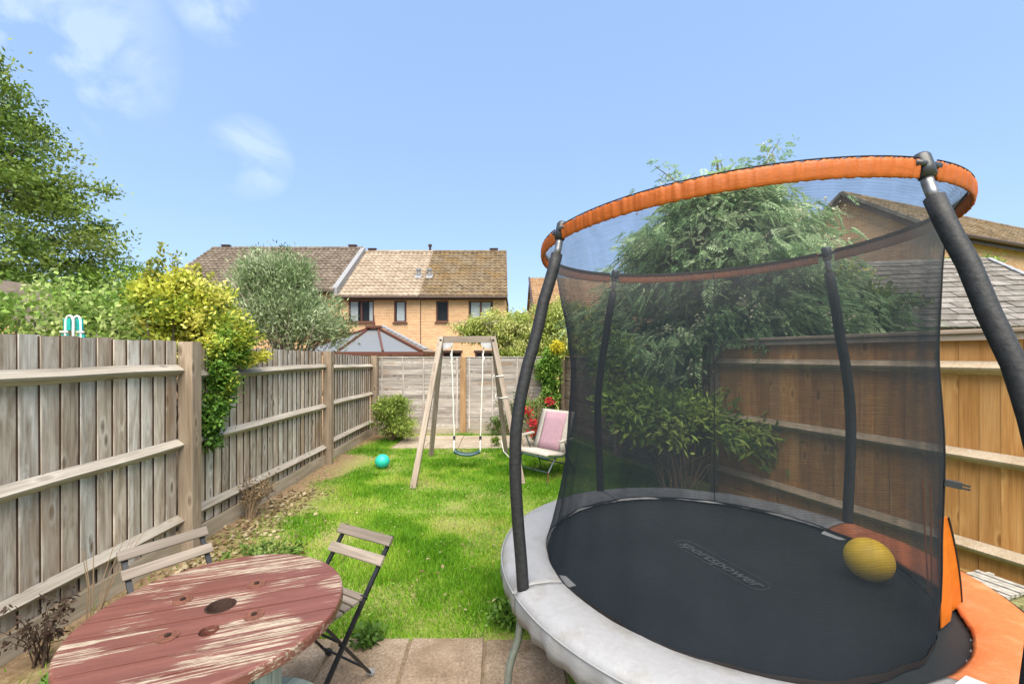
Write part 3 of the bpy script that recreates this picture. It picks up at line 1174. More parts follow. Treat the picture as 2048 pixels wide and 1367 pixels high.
for p0, p1 in ((Vector(o0), Vector(up(r0, zr))), (Vector(up(r0, zr)), Vector(up(e2, ze - .22)))):
    q.bar(p0 + Vector((0, 0, .05)) - E_ * .01, p1 + Vector((0, 0, .05)) - E_ * .01, .12, .1)
q.build('verge', M_tile_grey, hr)
q = MB()
gs = o0 - G_ * .07 + Vector((0, 0, -.03))
q.tube([gs, gs + E_ * 12.4], .06, 8)
q.build('gutter', M_gutter, hr)
q = MB()
q.bar(Vector(o0) + G_ * .05 - Vector((0, 0, .1)), Vector(o0) + G_ * .05 + E_ * 12.4 - Vector((0, 0, .1)), .04, .17)
q.build('fascia', M_gutter, hr)
for i in range(28):
    q = MB()
    q.tube([r0 + E_ * (i * .45) + Vector((0, 0, zr + .03)), r0 + E_ * (i * .45 + .44) + Vector((0, 0, zr + .04))], .1, 8)
    q.build('ridge_tile', M_tile_olive, hr)

# garage with flat grey tiles just beyond the right fence: tiles laid one by one
go = Vector((9.4, 8.25, 2.245))
EG = Vector((.978, -.208, 0)).normalized()
GG = Vector((.208, .978, 0)).normalized()
gar = thing('garage', 'low outbuilding with a worn grey tiled roof just over the right fence', 'garage', (10.0, 9.5, 0))
gsl = (GG * math.cos(R(32)) + Vector((0, 0, math.sin(R(32))))).normalized()
gn = EG.cross(gsl).normalized()
TW, GA, E0, E1, NC = .33, .27, -1.35, 2.245, 13
tile_me = None
for c in range(NC):
    for t in range(11):
        p = go + EG * (E0 + t * TW + (c % 2) * TW / 2 - .1) + gsl * (c * GA)
        if tile_me is None:
            q = MB()
            q.add([(0, 0, .0), (TW - .012, 0, .0), (TW - .012, GA + .05, -.02), (0, GA + .05, -.02),
                   (0, 0, .030), (TW - .012, 0, .030), (TW - .012, GA + .05, .004), (0, GA + .05, .004)],
                  [(0, 3, 2, 1), (4, 5, 6, 7), (0, 1, 5, 4), (1, 2, 6, 5), (2, 3, 7, 6), (3, 0, 4, 7)])
            tile_me = bpy.data.meshes.new('roof_tile')
            tile_me.from_pydata(q.v, [], q.f)
            tile_me.update()
        o = link('roof_tile', tile_me, M_tile_grey, gar)
        mt = Matrix((EG, gsl, gn)).transposed().to_4x4()
        jt = Matrix.Rotation(random.gauss(0, .012), 4, 'Z') @ Matrix.Rotation(random.gauss(0, .012), 4, 'X')
        o.matrix_local = Matrix.Translation(p - wloc(gar) + gn * random.uniform(0, .014)) @ mt @ jt
top = go + gsl * (NC * GA)
bk = top + GG * 2.97 - Vector((0, 0, 1.86))
q = MB()
q.add([go + EG * E0 - gn * .03, go + EG * E1 - gn * .03, top + EG * E1 - gn * .03, top + EG * E0 - gn * .03, bk + EG * E1, bk + EG * E0], [(0, 1, 2, 3), (3, 2, 4, 5)])
q.build('roof', M_tile_grey, gar)
q = MB()
ha, hb = go + EG * (E1 + .02) + gn * .03, top + EG * (E1 + .02) + gn * .03
for i in range(13):
    q.bar(ha.lerp(hb, i / 13), ha.lerp(hb, (i + .96) / 13) + gn * .01, .10, .05, gn)
q.build('verge', M_lead, gar)
q = MB()
for k in range(8):
    q.bar(top + EG * (E0 + k * .45), top + EG * (E0 + k * .45 + .44), .20, .08, gn)
q.build('ridge_tiles', M_tile_grey, gar)
q = MB()
w0, w1_, w2_ = go + GG * .25, go + GG * .25 + EG * E1, bk - GG * .25
pts = [w0 + EG * (E0 + .1), w0 + EG * (E1 - .1), w2_ + EG * (E1 - .1), w2_ + EG * (E0 + .1)]
for a, b in zip(pts, pts[1:] + pts[:1]):
    q.add([up(a, -.2), up(b, -.2), up(b, 2.35), up(a, 2.35)], [(0, 1, 2, 3)])
for e_ in (E0 + .1, E1 - .1):
    q.add([up(w0 + EG * e_, 2.35), up(w2_ + EG * e_, 2.35), tuple(top + EG * e_ - Vector((0, 0, .08)))], [(0, 1, 2)])
q.build('wall', M_brick_b, gar)

# small brick outbuilding at the far left, behind the hedge
sh = thing('outbuilding', 'small brick gable with brown verge at the left edge behind the hedge', 'outbuilding', (-8.6, 7.2, 0))
q = MB()
q.add([(-9.6, 7, 0), (-7.55, 7, 0), (-7.55, 7, 1.93), (-8.58, 7, 2.86), (-9.6, 7, 1.93)], [(0, 1, 2, 3, 4)])
q.add([(-7.55, 7, 0), (-7.55, 8.0, 0), (-7.55, 8.0, 1.93), (-7.55, 7, 1.93)], [(0, 1, 2, 3)])
q.build('wall', M_brick, sh)
for sx in (-1, 1):
    q = MB()
    q.bar((-8.58 + sx * 1.15, 6.95, 1.87), (-8.58, 6.95, 2.93), .06, .13)
    q.build('bargeboard', M_gutter, sh)
    q = MB()
    q.add([(-8.58 + sx * 1.2, 6.88, 1.86), (-8.58, 6.88, 2.97), (-8.58, 8.1, 2.97), (-8.58 + sx * 1.2, 8.1, 1.86)], [(0, 1, 2, 3)])
    o = q.build('roof_slope', M_tile_brown, sh)
    o.modifiers.new('thick', 'SOLIDIFY').thickness = .05

# ------------------------------------------------------------------ left closeboard fence
FX = -2.79
lf = thing('garden_fence', 'weathered grey closeboard fence with three rails along the left of the lawn', 'fence', (FX, 4, 0))
POSTS = [(.72, 1.83), (3.72, 1.833), (6.70, 1.775), (9.12, 1.70)]
for y, h in POSTS:
    o = plank('fence_post', lf, M_postw, .125, .115, h, (FX + .0625, y, h / 2), (0, 0, 0))
panels = [(.78, 3.66, 1.842, 1.834, (1.638, .994, .346), (1.638, .994, .346)),
          (3.78, 6.64, 1.80, 1.772, (1.578, .99, .35), (1.58, .955, .315)),
          (6.76, 9.06, 1.745, 1.68, (1.565, .978, .362), (1.52, .93, .34))]
for y0, y1, h0, h1, ra, rb in panels:
    n = int(round((y1 - y0) / .1205))
    st = (y1 - y0) / n
    for i in range(n):
        y = y0 + st * (i + .5)
        h = h0 + (h1 - h0) * (i + .5) / n + random.uniform(-.006, .006)
        hh = round((h - .15) / .02) * .02
        w = st + .016
        # feather-edge board: thick edge laps over the thin edge of the next
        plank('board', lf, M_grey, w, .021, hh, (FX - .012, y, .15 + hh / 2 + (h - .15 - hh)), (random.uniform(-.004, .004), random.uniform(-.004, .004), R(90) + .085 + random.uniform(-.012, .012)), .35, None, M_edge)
    for a, b in zip(ra, rb):
        q = MB()
        prof = [(0, 0, 0), (.062, 0, -.048), (.055, 0, -.062), (0, 0, -.098)]
        k = 6
        mid = [Vector((FX, y0 + (y1 - y0) * j / k, a + (b - a) * j / k + random.uniform(-.004, .004))) for j in range(k + 1)]
        for j in range(k):
            vs = [mid[j] + Vector(p) for p in prof] + [mid[j + 1] + Vector(p) for p in prof]
            m4 = 4
            fs = [(t, (t + 1) % 4, 4 + (t + 1) % 4, 4 + t) for t in range(4)]
            q.add(vs, fs)
        b0 = 0
        q.f.append((3, 2, 1, 0))
        b0 = (k - 1) * 8
        q.f.append((b0 + 4, b0 + 5, b0 + 6, b0 + 7))
        q.build('rail', M_rail_y, lf)
    o = plank('gravel_board', lf, M_grav, .155, .024, y1 - y0, (FX + .016, (y0 + y1) / 2, .075), (R(90), 0, 0))
    o.rotation_euler = Matrix(((0, 1, 0), (0, 0, 1), (1, 0, 0))).to_euler()

# ------------------------------------------------------------------ right closeboard fence
FD = Vector((-.34, .94, 0)).normalized()
FN = Vector((-.94, -.34, 0)).normalized()       # towards the lawn
FP = Vector((3.35, 3.23, 0))
fang = math.atan2(FD.y, FD.x)
rf = thing('garden_fence', 'orange brown closeboard fence with a flat cap behind the trampoline', 'fence', FP)
t0, t1 = -1.6, 2.05
n = int(round((t1 - t0) / .108))
st = (t1 - t0) / n
for i in range(n):
    p = FP + FD * (t0 + st * (i + .5)) - FN * .012
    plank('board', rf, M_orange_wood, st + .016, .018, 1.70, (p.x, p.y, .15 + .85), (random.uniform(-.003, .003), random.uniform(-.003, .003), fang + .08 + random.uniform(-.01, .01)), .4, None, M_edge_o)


def dir_rot(d, upv=Vector((0, 0, 1))):
    """own Z along d, own X as close to up as it can be"""
    z = Vector(d).normalized()
    x = (upv - z * upv.dot(z)).normalized()
    y = z.cross(x)
    return Matrix((x, y, z)).transposed().to_euler()


for zt in (1.674, 1.036, .386):
    q = MB()
    prof = [(0, 0, 0), FN * .065 + Vector((0, 0, -.046)), FN * .058 + Vector((0, 0, -.062)), (0, 0, -.098)]
    q.prism(prof, FP + FD * t0 + Vector((0, 0, zt)), FP + FD * t1 + Vector((0, 0, zt)))
    q.build('rail', M_orange_rail, rf)
cpt = FP + FD * ((t0 + t1) / 2) + FN * .01
plank('cap', rf, M_cap, .03, .08, t1 - t0, (cpt.x, cpt.y, 1.887), dir_rot(FD))
plank('cap_batten', rf, M_cap, .05, .03, t1 - t0, (cpt.x + FN.x * .008, cpt.y + FN.y * .008, 1.846), dir_rot(FD))
gpt = FP + FD * ((t0 + t1) / 2) + FN * .016
plank('gravel_board', rf, M_orange_wood, .15, .024, t1 - t0, (gpt.x, gpt.y, .075), dir_rot(FD))
for t in (t0 - .06, t1 + .06):
    p = FP + FD * t
    plank('fence_post', rf, M_postw, .1, .1, 1.86, (p.x, p.y, .93), (0, 0, fang))


# ------------------------------------------------------------------ lap panels: back fence and far right
def lap_panel(parent, p0, p1, z0, z1, face, mat, battens=(), n=17):
    p0, p1, face = Vector(p0), Vector(p1), Vector(face)
    d = (p1 - p0)
    L = d.length
    d.normalize()
    g = (z1 - z0) / n
    ang = math.atan2(d.y, d.x)
    for i in range(n):
        z = z0 + g * (i + .5)
        mid = (p0 + p1) / 2 + face * random.uniform(-.001, .002)
        rot = (Matrix.Rotation(.16 + random.uniform(-.02, .02), 3, d) @ Matrix(dir_rot(d).to_matrix())).to_euler() if face.cross(d).z > 0 else (Matrix.Rotation(-.16, 3, d) @ Matrix(dir_rot(d).to_matrix())).to_euler()
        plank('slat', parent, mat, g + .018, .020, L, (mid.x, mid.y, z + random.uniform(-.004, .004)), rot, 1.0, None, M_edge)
    for t in battens:
        p = p0.lerp(p1, t) + face * .018
        plank('batten', parent, mat, .035, .018, z1 - z0, (p.x, p.y, (z0 + z1) / 2), (0, 0, ang))
    p = (p0 + p1) / 2 + face * .008
    plank('panel_cap', parent, mat, .022, .05, L + .01, (p.x, p.y, z1 + .012), dir_rot(d))


bfence = thing('panel_fence', 'pale grey overlapping slat panel fence across the end of the lawn', 'fence', (-.85, 9.2, 0))
BY = 9.22
lap_panel(bfence, (-2.66, BY, 0), (-.89, BY, 0), .12, 1.655, (0, -1, 0), M_lap, (.04, .30, .55, .96))
lap_panel(bfence, (-.77, BY, 0), (1.02, BY, 0), .12, 1.655, (0, -1, 0), M_lap, (.04, .32, .62, .96))
plank('fence_post', bfence, wood_mat('tan_post_wood', (.17, .10, .05), (.28, .17, .085), (.36, .24, .13), .5), .13, .1, 1.66, (-.83, BY - .03, .83), (0, 0, 0))
plank('fence_post', bfence, M_postw, .1, .1, 1.62, (1.30, BY - .08, .81), (0, 0, .3))
plank('fence_post', bfence, M_postw, .1, .1, 1.62, (1.08, BY, .81), (0, 0, 0))
plank('gravel_board', bfence, M_grav, .12, .024, 3.7, (-.82, BY, .06), dir_rot((1, 0, 0)))

rlap = thing('panel_fence', 'darker slat panel fence along the right beyond the conifer', 'fence', (2.0, 7.2, 0))
pa, pb = FP + FD * 2.2, Vector((1.33, 9.12, 0))
pm = pa.lerp(pb, .5)
dd = (pb - pa).normalized()
lap_panel(rlap, pa + dd * .03, pm - dd * .06, .12, 1.66, FN, M_lap_dark, (.3, .6))
lap_panel(rlap, pm + dd * .06, pb - dd * .08, .12, 1.66, FN, M_lap_dark, (.3, .6))
plank('fence_post', rlap, M_postw, .1, .1, 1.72, (pm.x, pm.y, .86), (0, 0, fang))


# ------------------------------------------------------------------ cable drum table
def disc_planks(parent, mat, r, z0, z1, ang, width, bev=.010, name='tabletop_plank', holes=(), jit=.0015):
    """round top of parallel planks, each its own part; local coordinates"""
    ca, sa = math.cos(ang), math.sin(ang)
    k = int(math.ceil((r - width / 2) / width))
    for i in range(-k, k + 1):
        a, b = max(-r, (i - .5) * width + .0022), min(r, (i + .5) * width - .0022)
        if b - a < .01:
            continue
        dz = random.uniform(-jit, jit)

        def outline(rad, aa, bb):
            aa, bb = max(aa, -rad + 1e-4), min(bb, rad - 1e-4)
            vs_ = [aa + (bb - aa) * j / 12 for j in range(13)]
            rt = [(math.sqrt(max(rad * rad - v_ * v_, 0)), v_) for v_ in vs_]
            lt = [(-x, v_) for x, v_ in rt][::-1]
            return rt + lt
        # own frame: Z along the plank
        loops = [(outline(r - .004, a, b), z0), (outline(r, a, b), z0 + .006), (outline(r, a, b), z1 - bev), (outline(r - bev * .35, a + .001, b - .001), z1 - bev * .3), (outline(r - bev, a + .0014, b - .0014), z1)]
        bm = bmesh.new()
        rings = []
        for pts, z in loops:
            rings.append([bm.verts.new((y, z + dz, x)) for x, y in pts])
        nn = len(rings[0])
        bm.faces.new(rings[0])
        bm.faces.new(rings[-1][::-1])
        for q0, q1 in zip(rings[:-1], rings[1:]):
            for j in range(nn):
                bm.faces.new((q0[j], q1[j], q1[(j + 1) % nn], q0[(j + 1) % nn]))
        bmesh.ops.recalc_face_normals(bm, faces=bm.faces)
        me = bpy.data.meshes.new(name)
        bm.to_mesh(me)
        bm.free()
        o = link(name, me, mat, parent)
        # own Y -> up, own Z -> along the plank
        rot = Matrix(((-sa, 0, ca), (ca, 0, sa), (0, 1, 0)))
        o.rotation_euler = rot.to_euler()
        for hx, hy, hr in holes:
            u_, v_ = hx * ca + hy * sa, -hx * sa + hy * ca
            if v_ + hr < a or v_ - hr > b:
                continue
            cut = MB()
            cut.lathe([(hr, z0 - .05), (hr, z1 + .05)], 32, (hx, hy, 0))
            co = cut.build('cutter', None)
            co.parent = parent
            md = o.modifiers.new('hole', 'BOOLEAN')
            md.object = co
            md.operation = 'DIFFERENCE'
            md.solver = 'EXACT'
            bpy.context.view_layer.update()
            dg = bpy.context.evaluated_depsgraph_get()
            me2 = bpy.data.meshes.new_from_object(o.evaluated_get(dg))
            o.modifiers.clear()
            o.data = me2
            me2.name = name
            cme = co.data
            bpy.data.objects.remove(co)
            bpy.data.meshes.remove(cme)


TC = Vector((-1.142, 1.716, 0))
TR = .4705
tbl = thing('cable_drum_table', 'round cable drum table with flaking red paint on its planked top', 'table', TC)
holes = [(0.0, .012, .048), (.058, -.142, .033)]
disc_planks(tbl, M_table, TR, .655, .70, R(20), .104, holes=holes)
disc_planks(tbl, M_drum, TR * .98, .02, .08, R(72), .13, name='base_plank')
for i in range(16):
    a = 2 * math.pi * i / 16 + .12
    w = 2 * .225 * math.sin(math.pi / 16) - .012
    plank('drum_slat', tbl, M_drum, w, .018, .572, TC + Vector((.216 * math.cos(a), .216 * math.sin(a), .367)), (0, 0, a + R(90)))
q = MB()
for i in range(20):
    pass
n = 32
q.lathe([(.0475, .0), (.0475, .0)], n)
q = MB()
vs, fs = [], []
hx, hy, hr = holes[0]
for r_, z_ in ((hr - .001, .44), (hr - .001, .701), (hr + .004, .7030), (hr + .008, .7005)):
    for j in range(n):
        t = 2 * math.pi * j / n
        vs.append((TC.x + hx + r_ * math.cos(t), TC.y + hy + r_ * math.sin(t), z_))
for i in range(3):
    for j in range(n):
        fs.append((i * n + j, i * n + (j + 1) % n, (i + 1) * n + (j + 1) % n, (i + 1) * n + j))
q.add(vs, fs)
q.build('hole_rim', M_dark_rust_shade, tbl, smooth=True)  # liner coloured dark to put shade inside the hole
q = MB()
q.lathe([(TR - .02, .645), (TR - .02, .652)], 40, (TC.x, TC.y, 0))
q.build('gap_shade_disc', plain('dark_gap_shade', (.03, .022, .018), .9, .1), tbl)  # dark disc added beneath the planks so their gaps look shaded

q = MB()
q.lathe([(.2, .40), (.2, .41)], 24, (TC.x, TC.y, 0))
q.build('drum_core', M_dark_rust_shade, tbl)
for x, y in ((-1.09, 1.892), (-1.326, 1.768), (-.97, 1.666), (-1.21, 1.54)):
    q = MB()
    q.lathe([(.036, .699), (.036, .7025), (.034, .7035), (.012, .7035)], 24, (x, y, 0))
    w_ = q.build('washer', M_rust, tbl)
    q = MB()
    q.lathe([(.011, .703), (.011, .709), (.008, .710)], 6, (x, y, 0))
    q.build('bolt', M_dark_rust_shade, w_)


# ------------------------------------------------------------------ folding chairs
def folding_chair(label, loc, F):
    th = math.atan2(-F[0], F[1])
    ch = thing('folding_chair', label, 'chair', loc, th, 'folding slatted chairs at the drum table')
    top, foot = Vector((0, -.15, .70)), Vector((0, .427, .004))
    at = lambda z: top.lerp(foot, (top.z - z) / (top.z - foot.z))
    for s in (-1, 1):
        q = MB()
        q.bar((s * .176, top.y + .004, .69), (s * .176, at(.46).y, .46), .012, .024, (1, 0, 0))
        q.bar((s * .176, at(.462).y, .462), (s * .176, foot.y, .004), .010, .026, (1, 0, 0))
        q.build('back_leg_bar', M_black_iron, ch, local=True)
        q = MB()
        q.bar((s * .163, 0, .006), (s * .163, .302, .432), .010, .026, (1, 0, 0))
        q.build('leg', M_black_iron, ch, local=True)
        q = MB()
        q.tube([(s * .163, -.006, .012), (s * .163, .012, .03)], [.019, .016], 8)
        q.build('foot_cap', M_lead if s < 0 else M_black_iron, ch, local=True)
        q = MB()
        q.tube([(s * .150, at(.28).y, .28), (s * .186, at(.28).y, .28)], .009, 8)
        q.tube([(s * .150, at(.447).y, .447), (s * .190, at(.447).y, .447)], .009, 8)
        q.build('pivot', M_black_iron, ch, local=True)
        q = MB()
        q.bar((s * .150, .04, .432), (s * .150, .35, .425), .008, .02)
        q.build('seat_rail', M_black_iron, ch, local=True)
    q = MB()
    q.tube([(-.163, .05, .075), (.163, .05, .075)], .006, 6)
    q.tube([(-.163, .21, .30), (.163, .21, .30)], .006, 6)
    q.tube([(-.176, .365, .077), (.176, .365, .077)], .006, 6)
    q.build('stretcher', M_black_iron, ch, local=True)
    for z, dy in ((.672, -.012), (.592, -.012)):
        lean = math.atan2(.577, .696)
        o = plank('back_slat', None, M_slat, .054, .013, .405, (0, 0, 0))
        o.parent = ch
        o.location = (0, at(z).y + .018, z + .005)
        # length sideways, width up the lean
        o.rotation_euler = (Matrix.Rotation(lean, 3, 'X') @ Matrix(((0, 0, 1), (0, 1, 0), (-1, 0, 0)))).to_euler()
    for i in range(6):
        o = plank('seat_slat', None, M_slat, .043, .014, .355 if i else .34, (0, 0, 0))
        o.parent = ch
        o.location = (0, .066 + i * .052, .446 - i * .002 + (0 if i < 5 else -.003))
        o.rotation_euler = Matrix(((0, 0, 1), (1, 0, 0), (0, 1, 0))).to_euler()
    return ch


folding_chair('folding slatted chair pulled up right of the red table, on paving', (-.837, 2.338, .016), (-.47, -.883))
folding_chair('folding slatted chair behind the red table, against the fence', (-1.766, 2.285, .005), (.824, -.567))

# ------------------------------------------------------------------ trampoline
TL, TU = Vector((1.225, 2.42)), Vector((1.247, 2.472))
RU = 1.004
POLE = {'left': -162.0, 'far_left': 110.0, 'far_right': 21.5, 'near': -75.0}


def tctr(z):
    t = min(max((z - .57) / 1.8, 0), 1)
    return TL.lerp(TU, t)


def pol(a, r, z):
    c = tctr(z)
    return Vector((c.x + r * math.cos(R(a)), c.y + r * math.sin(R(a)), z))


def ring_z(p):
    return 2.373 + .028 * (p.x - TU.x) - .012 * (p.y - TU.y)


def ringp(a, r=RU, dz=0.0):
    p = Vector((TU.x + r * math.cos(R(a)), TU.y + r * math.sin(R(a)), 0))
    p.z = ring_z(p) + dz
    return p


tr = thing('trampoline', 'round trampoline with black safety net, grey pad and orange trim', 'trampoline', (TL.x, TL.y, 0))
PROF = [(1.175, .545), (1.19, .73), (1.208, .90), (1.223, 1.09), (1.228, 1.24), (1.223, 1.38), (1.200, 1.525), (1.170, 1.67), (1.126, 1.815), (1.084, 2.01), (1.044, 2.136), (1.010, 2.274), (.998, 2.333)]


def pole_pts(a, z0, z1, n=22):
    zs = np.linspace(z0, z1, n)
    rr = np.interp(zs, [p[1] for p in PROF], [p[0] for p in PROF])
    top = ringp(a)
    zt = top.z - .005
    out = []
    for z, r_ in zip(zs, rr):
        t = max(0, (z - 1.3) / (2.333 - 1.3))
        c = tctr(z)
        if a == POLE['near']:
            # this pole bows out a little further than the others
            r_ += .042 * min(1, max(0, (2.33 - z) / .6))
        # ease the head of the pole on to the ring
        p = Vector((c.x + r_ * math.cos(R(a)), c.y + r_ * math.sin(R(a)), z + (zt - 2.373) * t))
        out.append(p)
    return out


for nm_, a in POLE.items():
    q = MB()
    q.tube(pole_pts(a, .535, 2.255), .0295, 14)
    sl = q.build('foam_pole', M_foam, tr, smooth=True)
    q = MB()
    q.tube(pole_pts(a, 1.196, 1.200, 2), .0304, 14)
    q.build('foam_joint', M_binding, sl, smooth=True)
    q = MB()
    q.tube(pole_pts(a, 2.25, 2.34, 4), .018, 12)
    q.build('steel_pole_end', M_steel, tr, smooth=True)
    pt = pole_pts(a, 2.30, 2.333, 2)
    d = (pt[1] - pt[0]).normalized()
    tp = ringp(a, RU - .012)
    q = MB()
    q.tube([tp - d * .045, tp - d * .01, tp + d * .035, tp + d * .045], [.026, .028, .028, .022], 12)
    cn_ = q.build('pole_cap', M_plastic_black, tr, smooth=True)
    q = MB()
    q.tube([ringp(a - 3.4), ringp(a - 1.7), ringp(a), ringp(a + 1.7), ringp(a + 3.4)], .0125, 8)
    q.build('ring_connector', M_plastic_black, cn_, smooth=True)
    # leg
    q = MB()
    ex_ = .042 if nm_ == 'near' else 0
    lp = [(1.168, .56), (1.182, .47), (1.193, .425), (1.205, .344), (1.231, .285), (1.25, .22), (1.257, .15), (1.257, .0)]
    q.tube([pol(a, r_ + ex_, z_) for r_, z_ in lp], .0185, 12)
    q.build('leg', M_leg, tr, smooth=True)
    q = MB()
    lq = [pol(a, 1.257, .02), pol(a + 8, 1.25, .02), pol(a + 20, 1.23, .02), pol(a + 32, 1.22, .02)]
    q.tube(lq, .018, 10)
    q.build('foot_bar', M_leg, tr, smooth=True)
q = MB()
q.tube([pol(a, 1.185, .52) for a in range(0, 361, 5)], .02, 10, False)
q.build('frame_ring', M_leg, tr, smooth=True)

# jumping mat
q = MB()
vs, fs = [(TL.x, TL.y, .548)], []
nr, na = 8, 72
for i in range(1, nr + 1):
    for j in range(na):
        r_ = 1.0 * i / nr
        p = pol(360 * j / na, r_, .548 + .012 * (i / nr) ** 2)
        vs.append(tuple(p))
for j in range(na):
    fs.append((0, 1 + j, 1 + (j + 1) % na))
for i in range(nr - 1):
    for j in range(na):
        a_ = 1 + i * na
        fs.append((a_ + j, a_ + na + j, a_ + na + (j + 1) % na, a_ + (j + 1) % na))
q.add(vs, fs)
jm = q.build('jumping_mat', M_mat, tr, smooth=True)
q = MB()
for j in range(64):
    a = 360 * j / 64
    q.tube([pol(a, .97, .556), pol(a, 1.17, .53)], .009, 6)
sp_ = q.build('springs', M_steel, tr)
sp_['kind'] = 'stuff'
# printed maker's name in its outline
ta, tb = Vector((1.11, 2.665)), Vector((1.319, 2.116))
td = (tb - ta).normalized()
tu = Vector((-td.y, td.x))
fc = bpy.data.curves.new('logo_text', 'FONT')
fc.body = 'sportspower'
fc.size = .098
fc.align_x = 'CENTER'
fc.align_y = 'CENTER'
fc.shear = .25
fc.fill_mode = 'FRONT'
fc.extrude = .0006
fc.offset = .0009
fc.resolution_u = 3
fo = bpy.data.objects.new('logo_text_curve', fc)
C.objects.link(fo)
bpy.context.view_layer.update()
lm = bpy.data.meshes.new_from_object(fo.evaluated_get(bpy.context.evaluated_depsgraph_get()))
bpy.data.objects.remove(fo)
lt = link('logo_lettering', lm, M_logo, jm)
lm.materials.clear()
lm.materials.append(M_logo)
mid = (ta + tb) / 2
wspan = max(v_.co.x for v_ in lm.vertices) - min(v_.co.x for v_ in lm.vertices)
lt.matrix_local = Matrix.Translation(Vector((mid.x, mid.y, .5545)) - wloc(jm)) @ Matrix(((td.x, tu.x, 0), (td.y, tu.y, 0), (0, 0, 1))).to_4x4() @ Matrix.Diagonal((.53 / wspan, 1.12, 1, 1))
q = MB()
oc = []
hl, hh_ = .295, .062
for cx_, sgn in ((hl - hh_, 1), (-(hl - hh_), -1)):
    for j in range(13):
        t = R(-90 + 180 * j / 12) if sgn > 0 else R(90 + 180 * j / 12)
        oc.append((cx_ + hh_ * math.cos(t), hh_ * math.sin(t)))
oc.append(oc[0])
q.tube([(mid.x + td.x * x + tu.x * y, mid.y + td.y * x + tu.y * y, .5545) for x, y in oc], .0016, 5)
q.build('logo_outline', M_logo, jm)

# edge pads
PADP = [(.955, .578), (.970, .588), (1.03, .598), (1.12, .602), (1.19, .594), (1.216, .576), (1.224, .545), (1.222, .50), (1.212, .455)]


def edge_pad(a0, a1, mat, seed):
    rs = np.random.default_rng(seed)
    n_ = int((a1 - a0) / 1.5)
    aa = np.linspace(a0 + .15, a1 - .15, n_)
    k1, k2, k3 = rs.uniform(0, 6, 3)
    V, F = [], []
    for a in aa:
        w = math.sin(a * .21 + k1) + .6 * math.sin(a * .47 + k2) + .5 * math.sin(a * 1.3 + k3)
        for i, (r_, z_) in enumerate(PADP):
            r_ += (.024 if i < 2 else .008 if i == 2 else 0) * math.exp(-((a + 62) / 36) ** 2)
            sk = max(0, i - 5) / 3
            edge = 1 if i == 0 else 0
            r2 = r_ + .0025 * w * edge + sk * .010 * math.sin(a * .9 + k2) + sk * .006 * w
            z2 = z_ + .0012 * w + .0015 * math.sin(i * 1.7 + a * .33) + (sk * .005 * w)
            p = pol(a, r2, .57)
            V.append((p.x, p.y, z2))
    k = len(PADP)
    for i in range(n_ - 1):
        for j in range(k - 1):
            F.append((i * k + j, (i + 1) * k + j, (i + 1) * k + j + 1, i * k + j + 1))
    q_ = MB()
    q_.add(V, F)
    o_ = q_.build('edge_pad', mat, tr, smooth=True)
    sm = o_.modifiers.new('thick', 'SOLIDIFY')
    sm.thickness = .005
    # piping round the outer edge
    q_ = MB()
    q_.tube([pol(a, 1.2245, .57) + Vector((0, 0, .0)) for a in np.linspace(a0 + .3, a1 - .3, n_)], .0045, 6)
    q_.build('piping', M_binding if mat is M_pad_orange else M_lead, o_, smooth=True)
    return o_


edge_pad(21.5, 110, M_pad, 1)
edge_pad(110, 198, M_pad, 2)
edge_pad(-162, -69, M_pad, 3)
op = edge_pad(-69, 21.5, M_pad_orange, 4)
tag(op, label='orange section of the edge pad')
for a, r0_, r1_, da in ((-164.5, .90, .965, 4.0), (18.0, .905, .965, 4.2)):
    q = MB()
    q.add([pol(a - da, r1_, .566), pol(a + da, r1_, .566), pol(a + da * .8, r0_, .562), pol(a - da * .7, r0_ + .012, .562)], [(0, 1, 2, 3)])
    o = q.build('pad_tab', M_white, tr)
    o.modifiers.new('thick', 'SOLIDIFY').thickness = .004
q = MB()
q.add([pol(-73, 1.03, .606), pol(-67.5, 1.02, .606), pol(-66, 1.15, .612), pol(-73, 1.17, .612)], [(0, 1, 2, 3)])
o = q.build('pad_label', M_white, op)
o.modifiers.new('thick', 'SOLIDIFY').thickness = .004

# safety net
NZ = [.556, .60, .69, .83, 1.06, 1.3, 1.5, 1.72, 1.9, 2.07, 2.25, 2.33, 2.37]
NL = [.965, .958, .93, .90, .860, .839, .83, .836, .853, .890, .925, .958, .992]
NR = [.872, .878, .89, .897, .90, .897, .896, .893, .896, .905, .925, .955, .992]


def net_r(a, z):
    d = (a + 46 + 180) % 360 - 180
    w = math.exp(-(d / 38) ** 2)
    r_ = np.interp(z, NZ, NL) * (1 - w) + np.interp(z, NZ, NR) * w
    t = max(0, min(1, (2.37 - z) / .5))
    r_ += t * (.006 * math.sin(R(a) * 11 + z * 2.1) + .004 * math.sin(R(a) * 27 + z * 3.7) + .004 * math.sin(z * 9 + R(a) * 5))
    return r_


na, nz = 180, 30
zs = np.concatenate([np.linspace(.556, 2.2, 24), np.linspace(2.23, 2.37, 6)])
V, F = [], []
for j in range(na):
    a = 360 * j / na
    for z in zs:
        p = pol(a, net_r(a, z), z)
        rp = ring_z(p)
        t = max(0, (z - 1.2) / 1.17)
        V.append((p.x, p.y, z + (rp - 2.373) * t))
for j in range(na):
    for i in range(nz - 1):
        j2 = (j + 1) % na
        F.append((j * nz + i, j2 * nz + i, j2 * nz + i + 1, j * nz + i + 1))
q = MB()
q.add(V, F)
net = q.build('safety_net', M_net, tr, smooth=True)

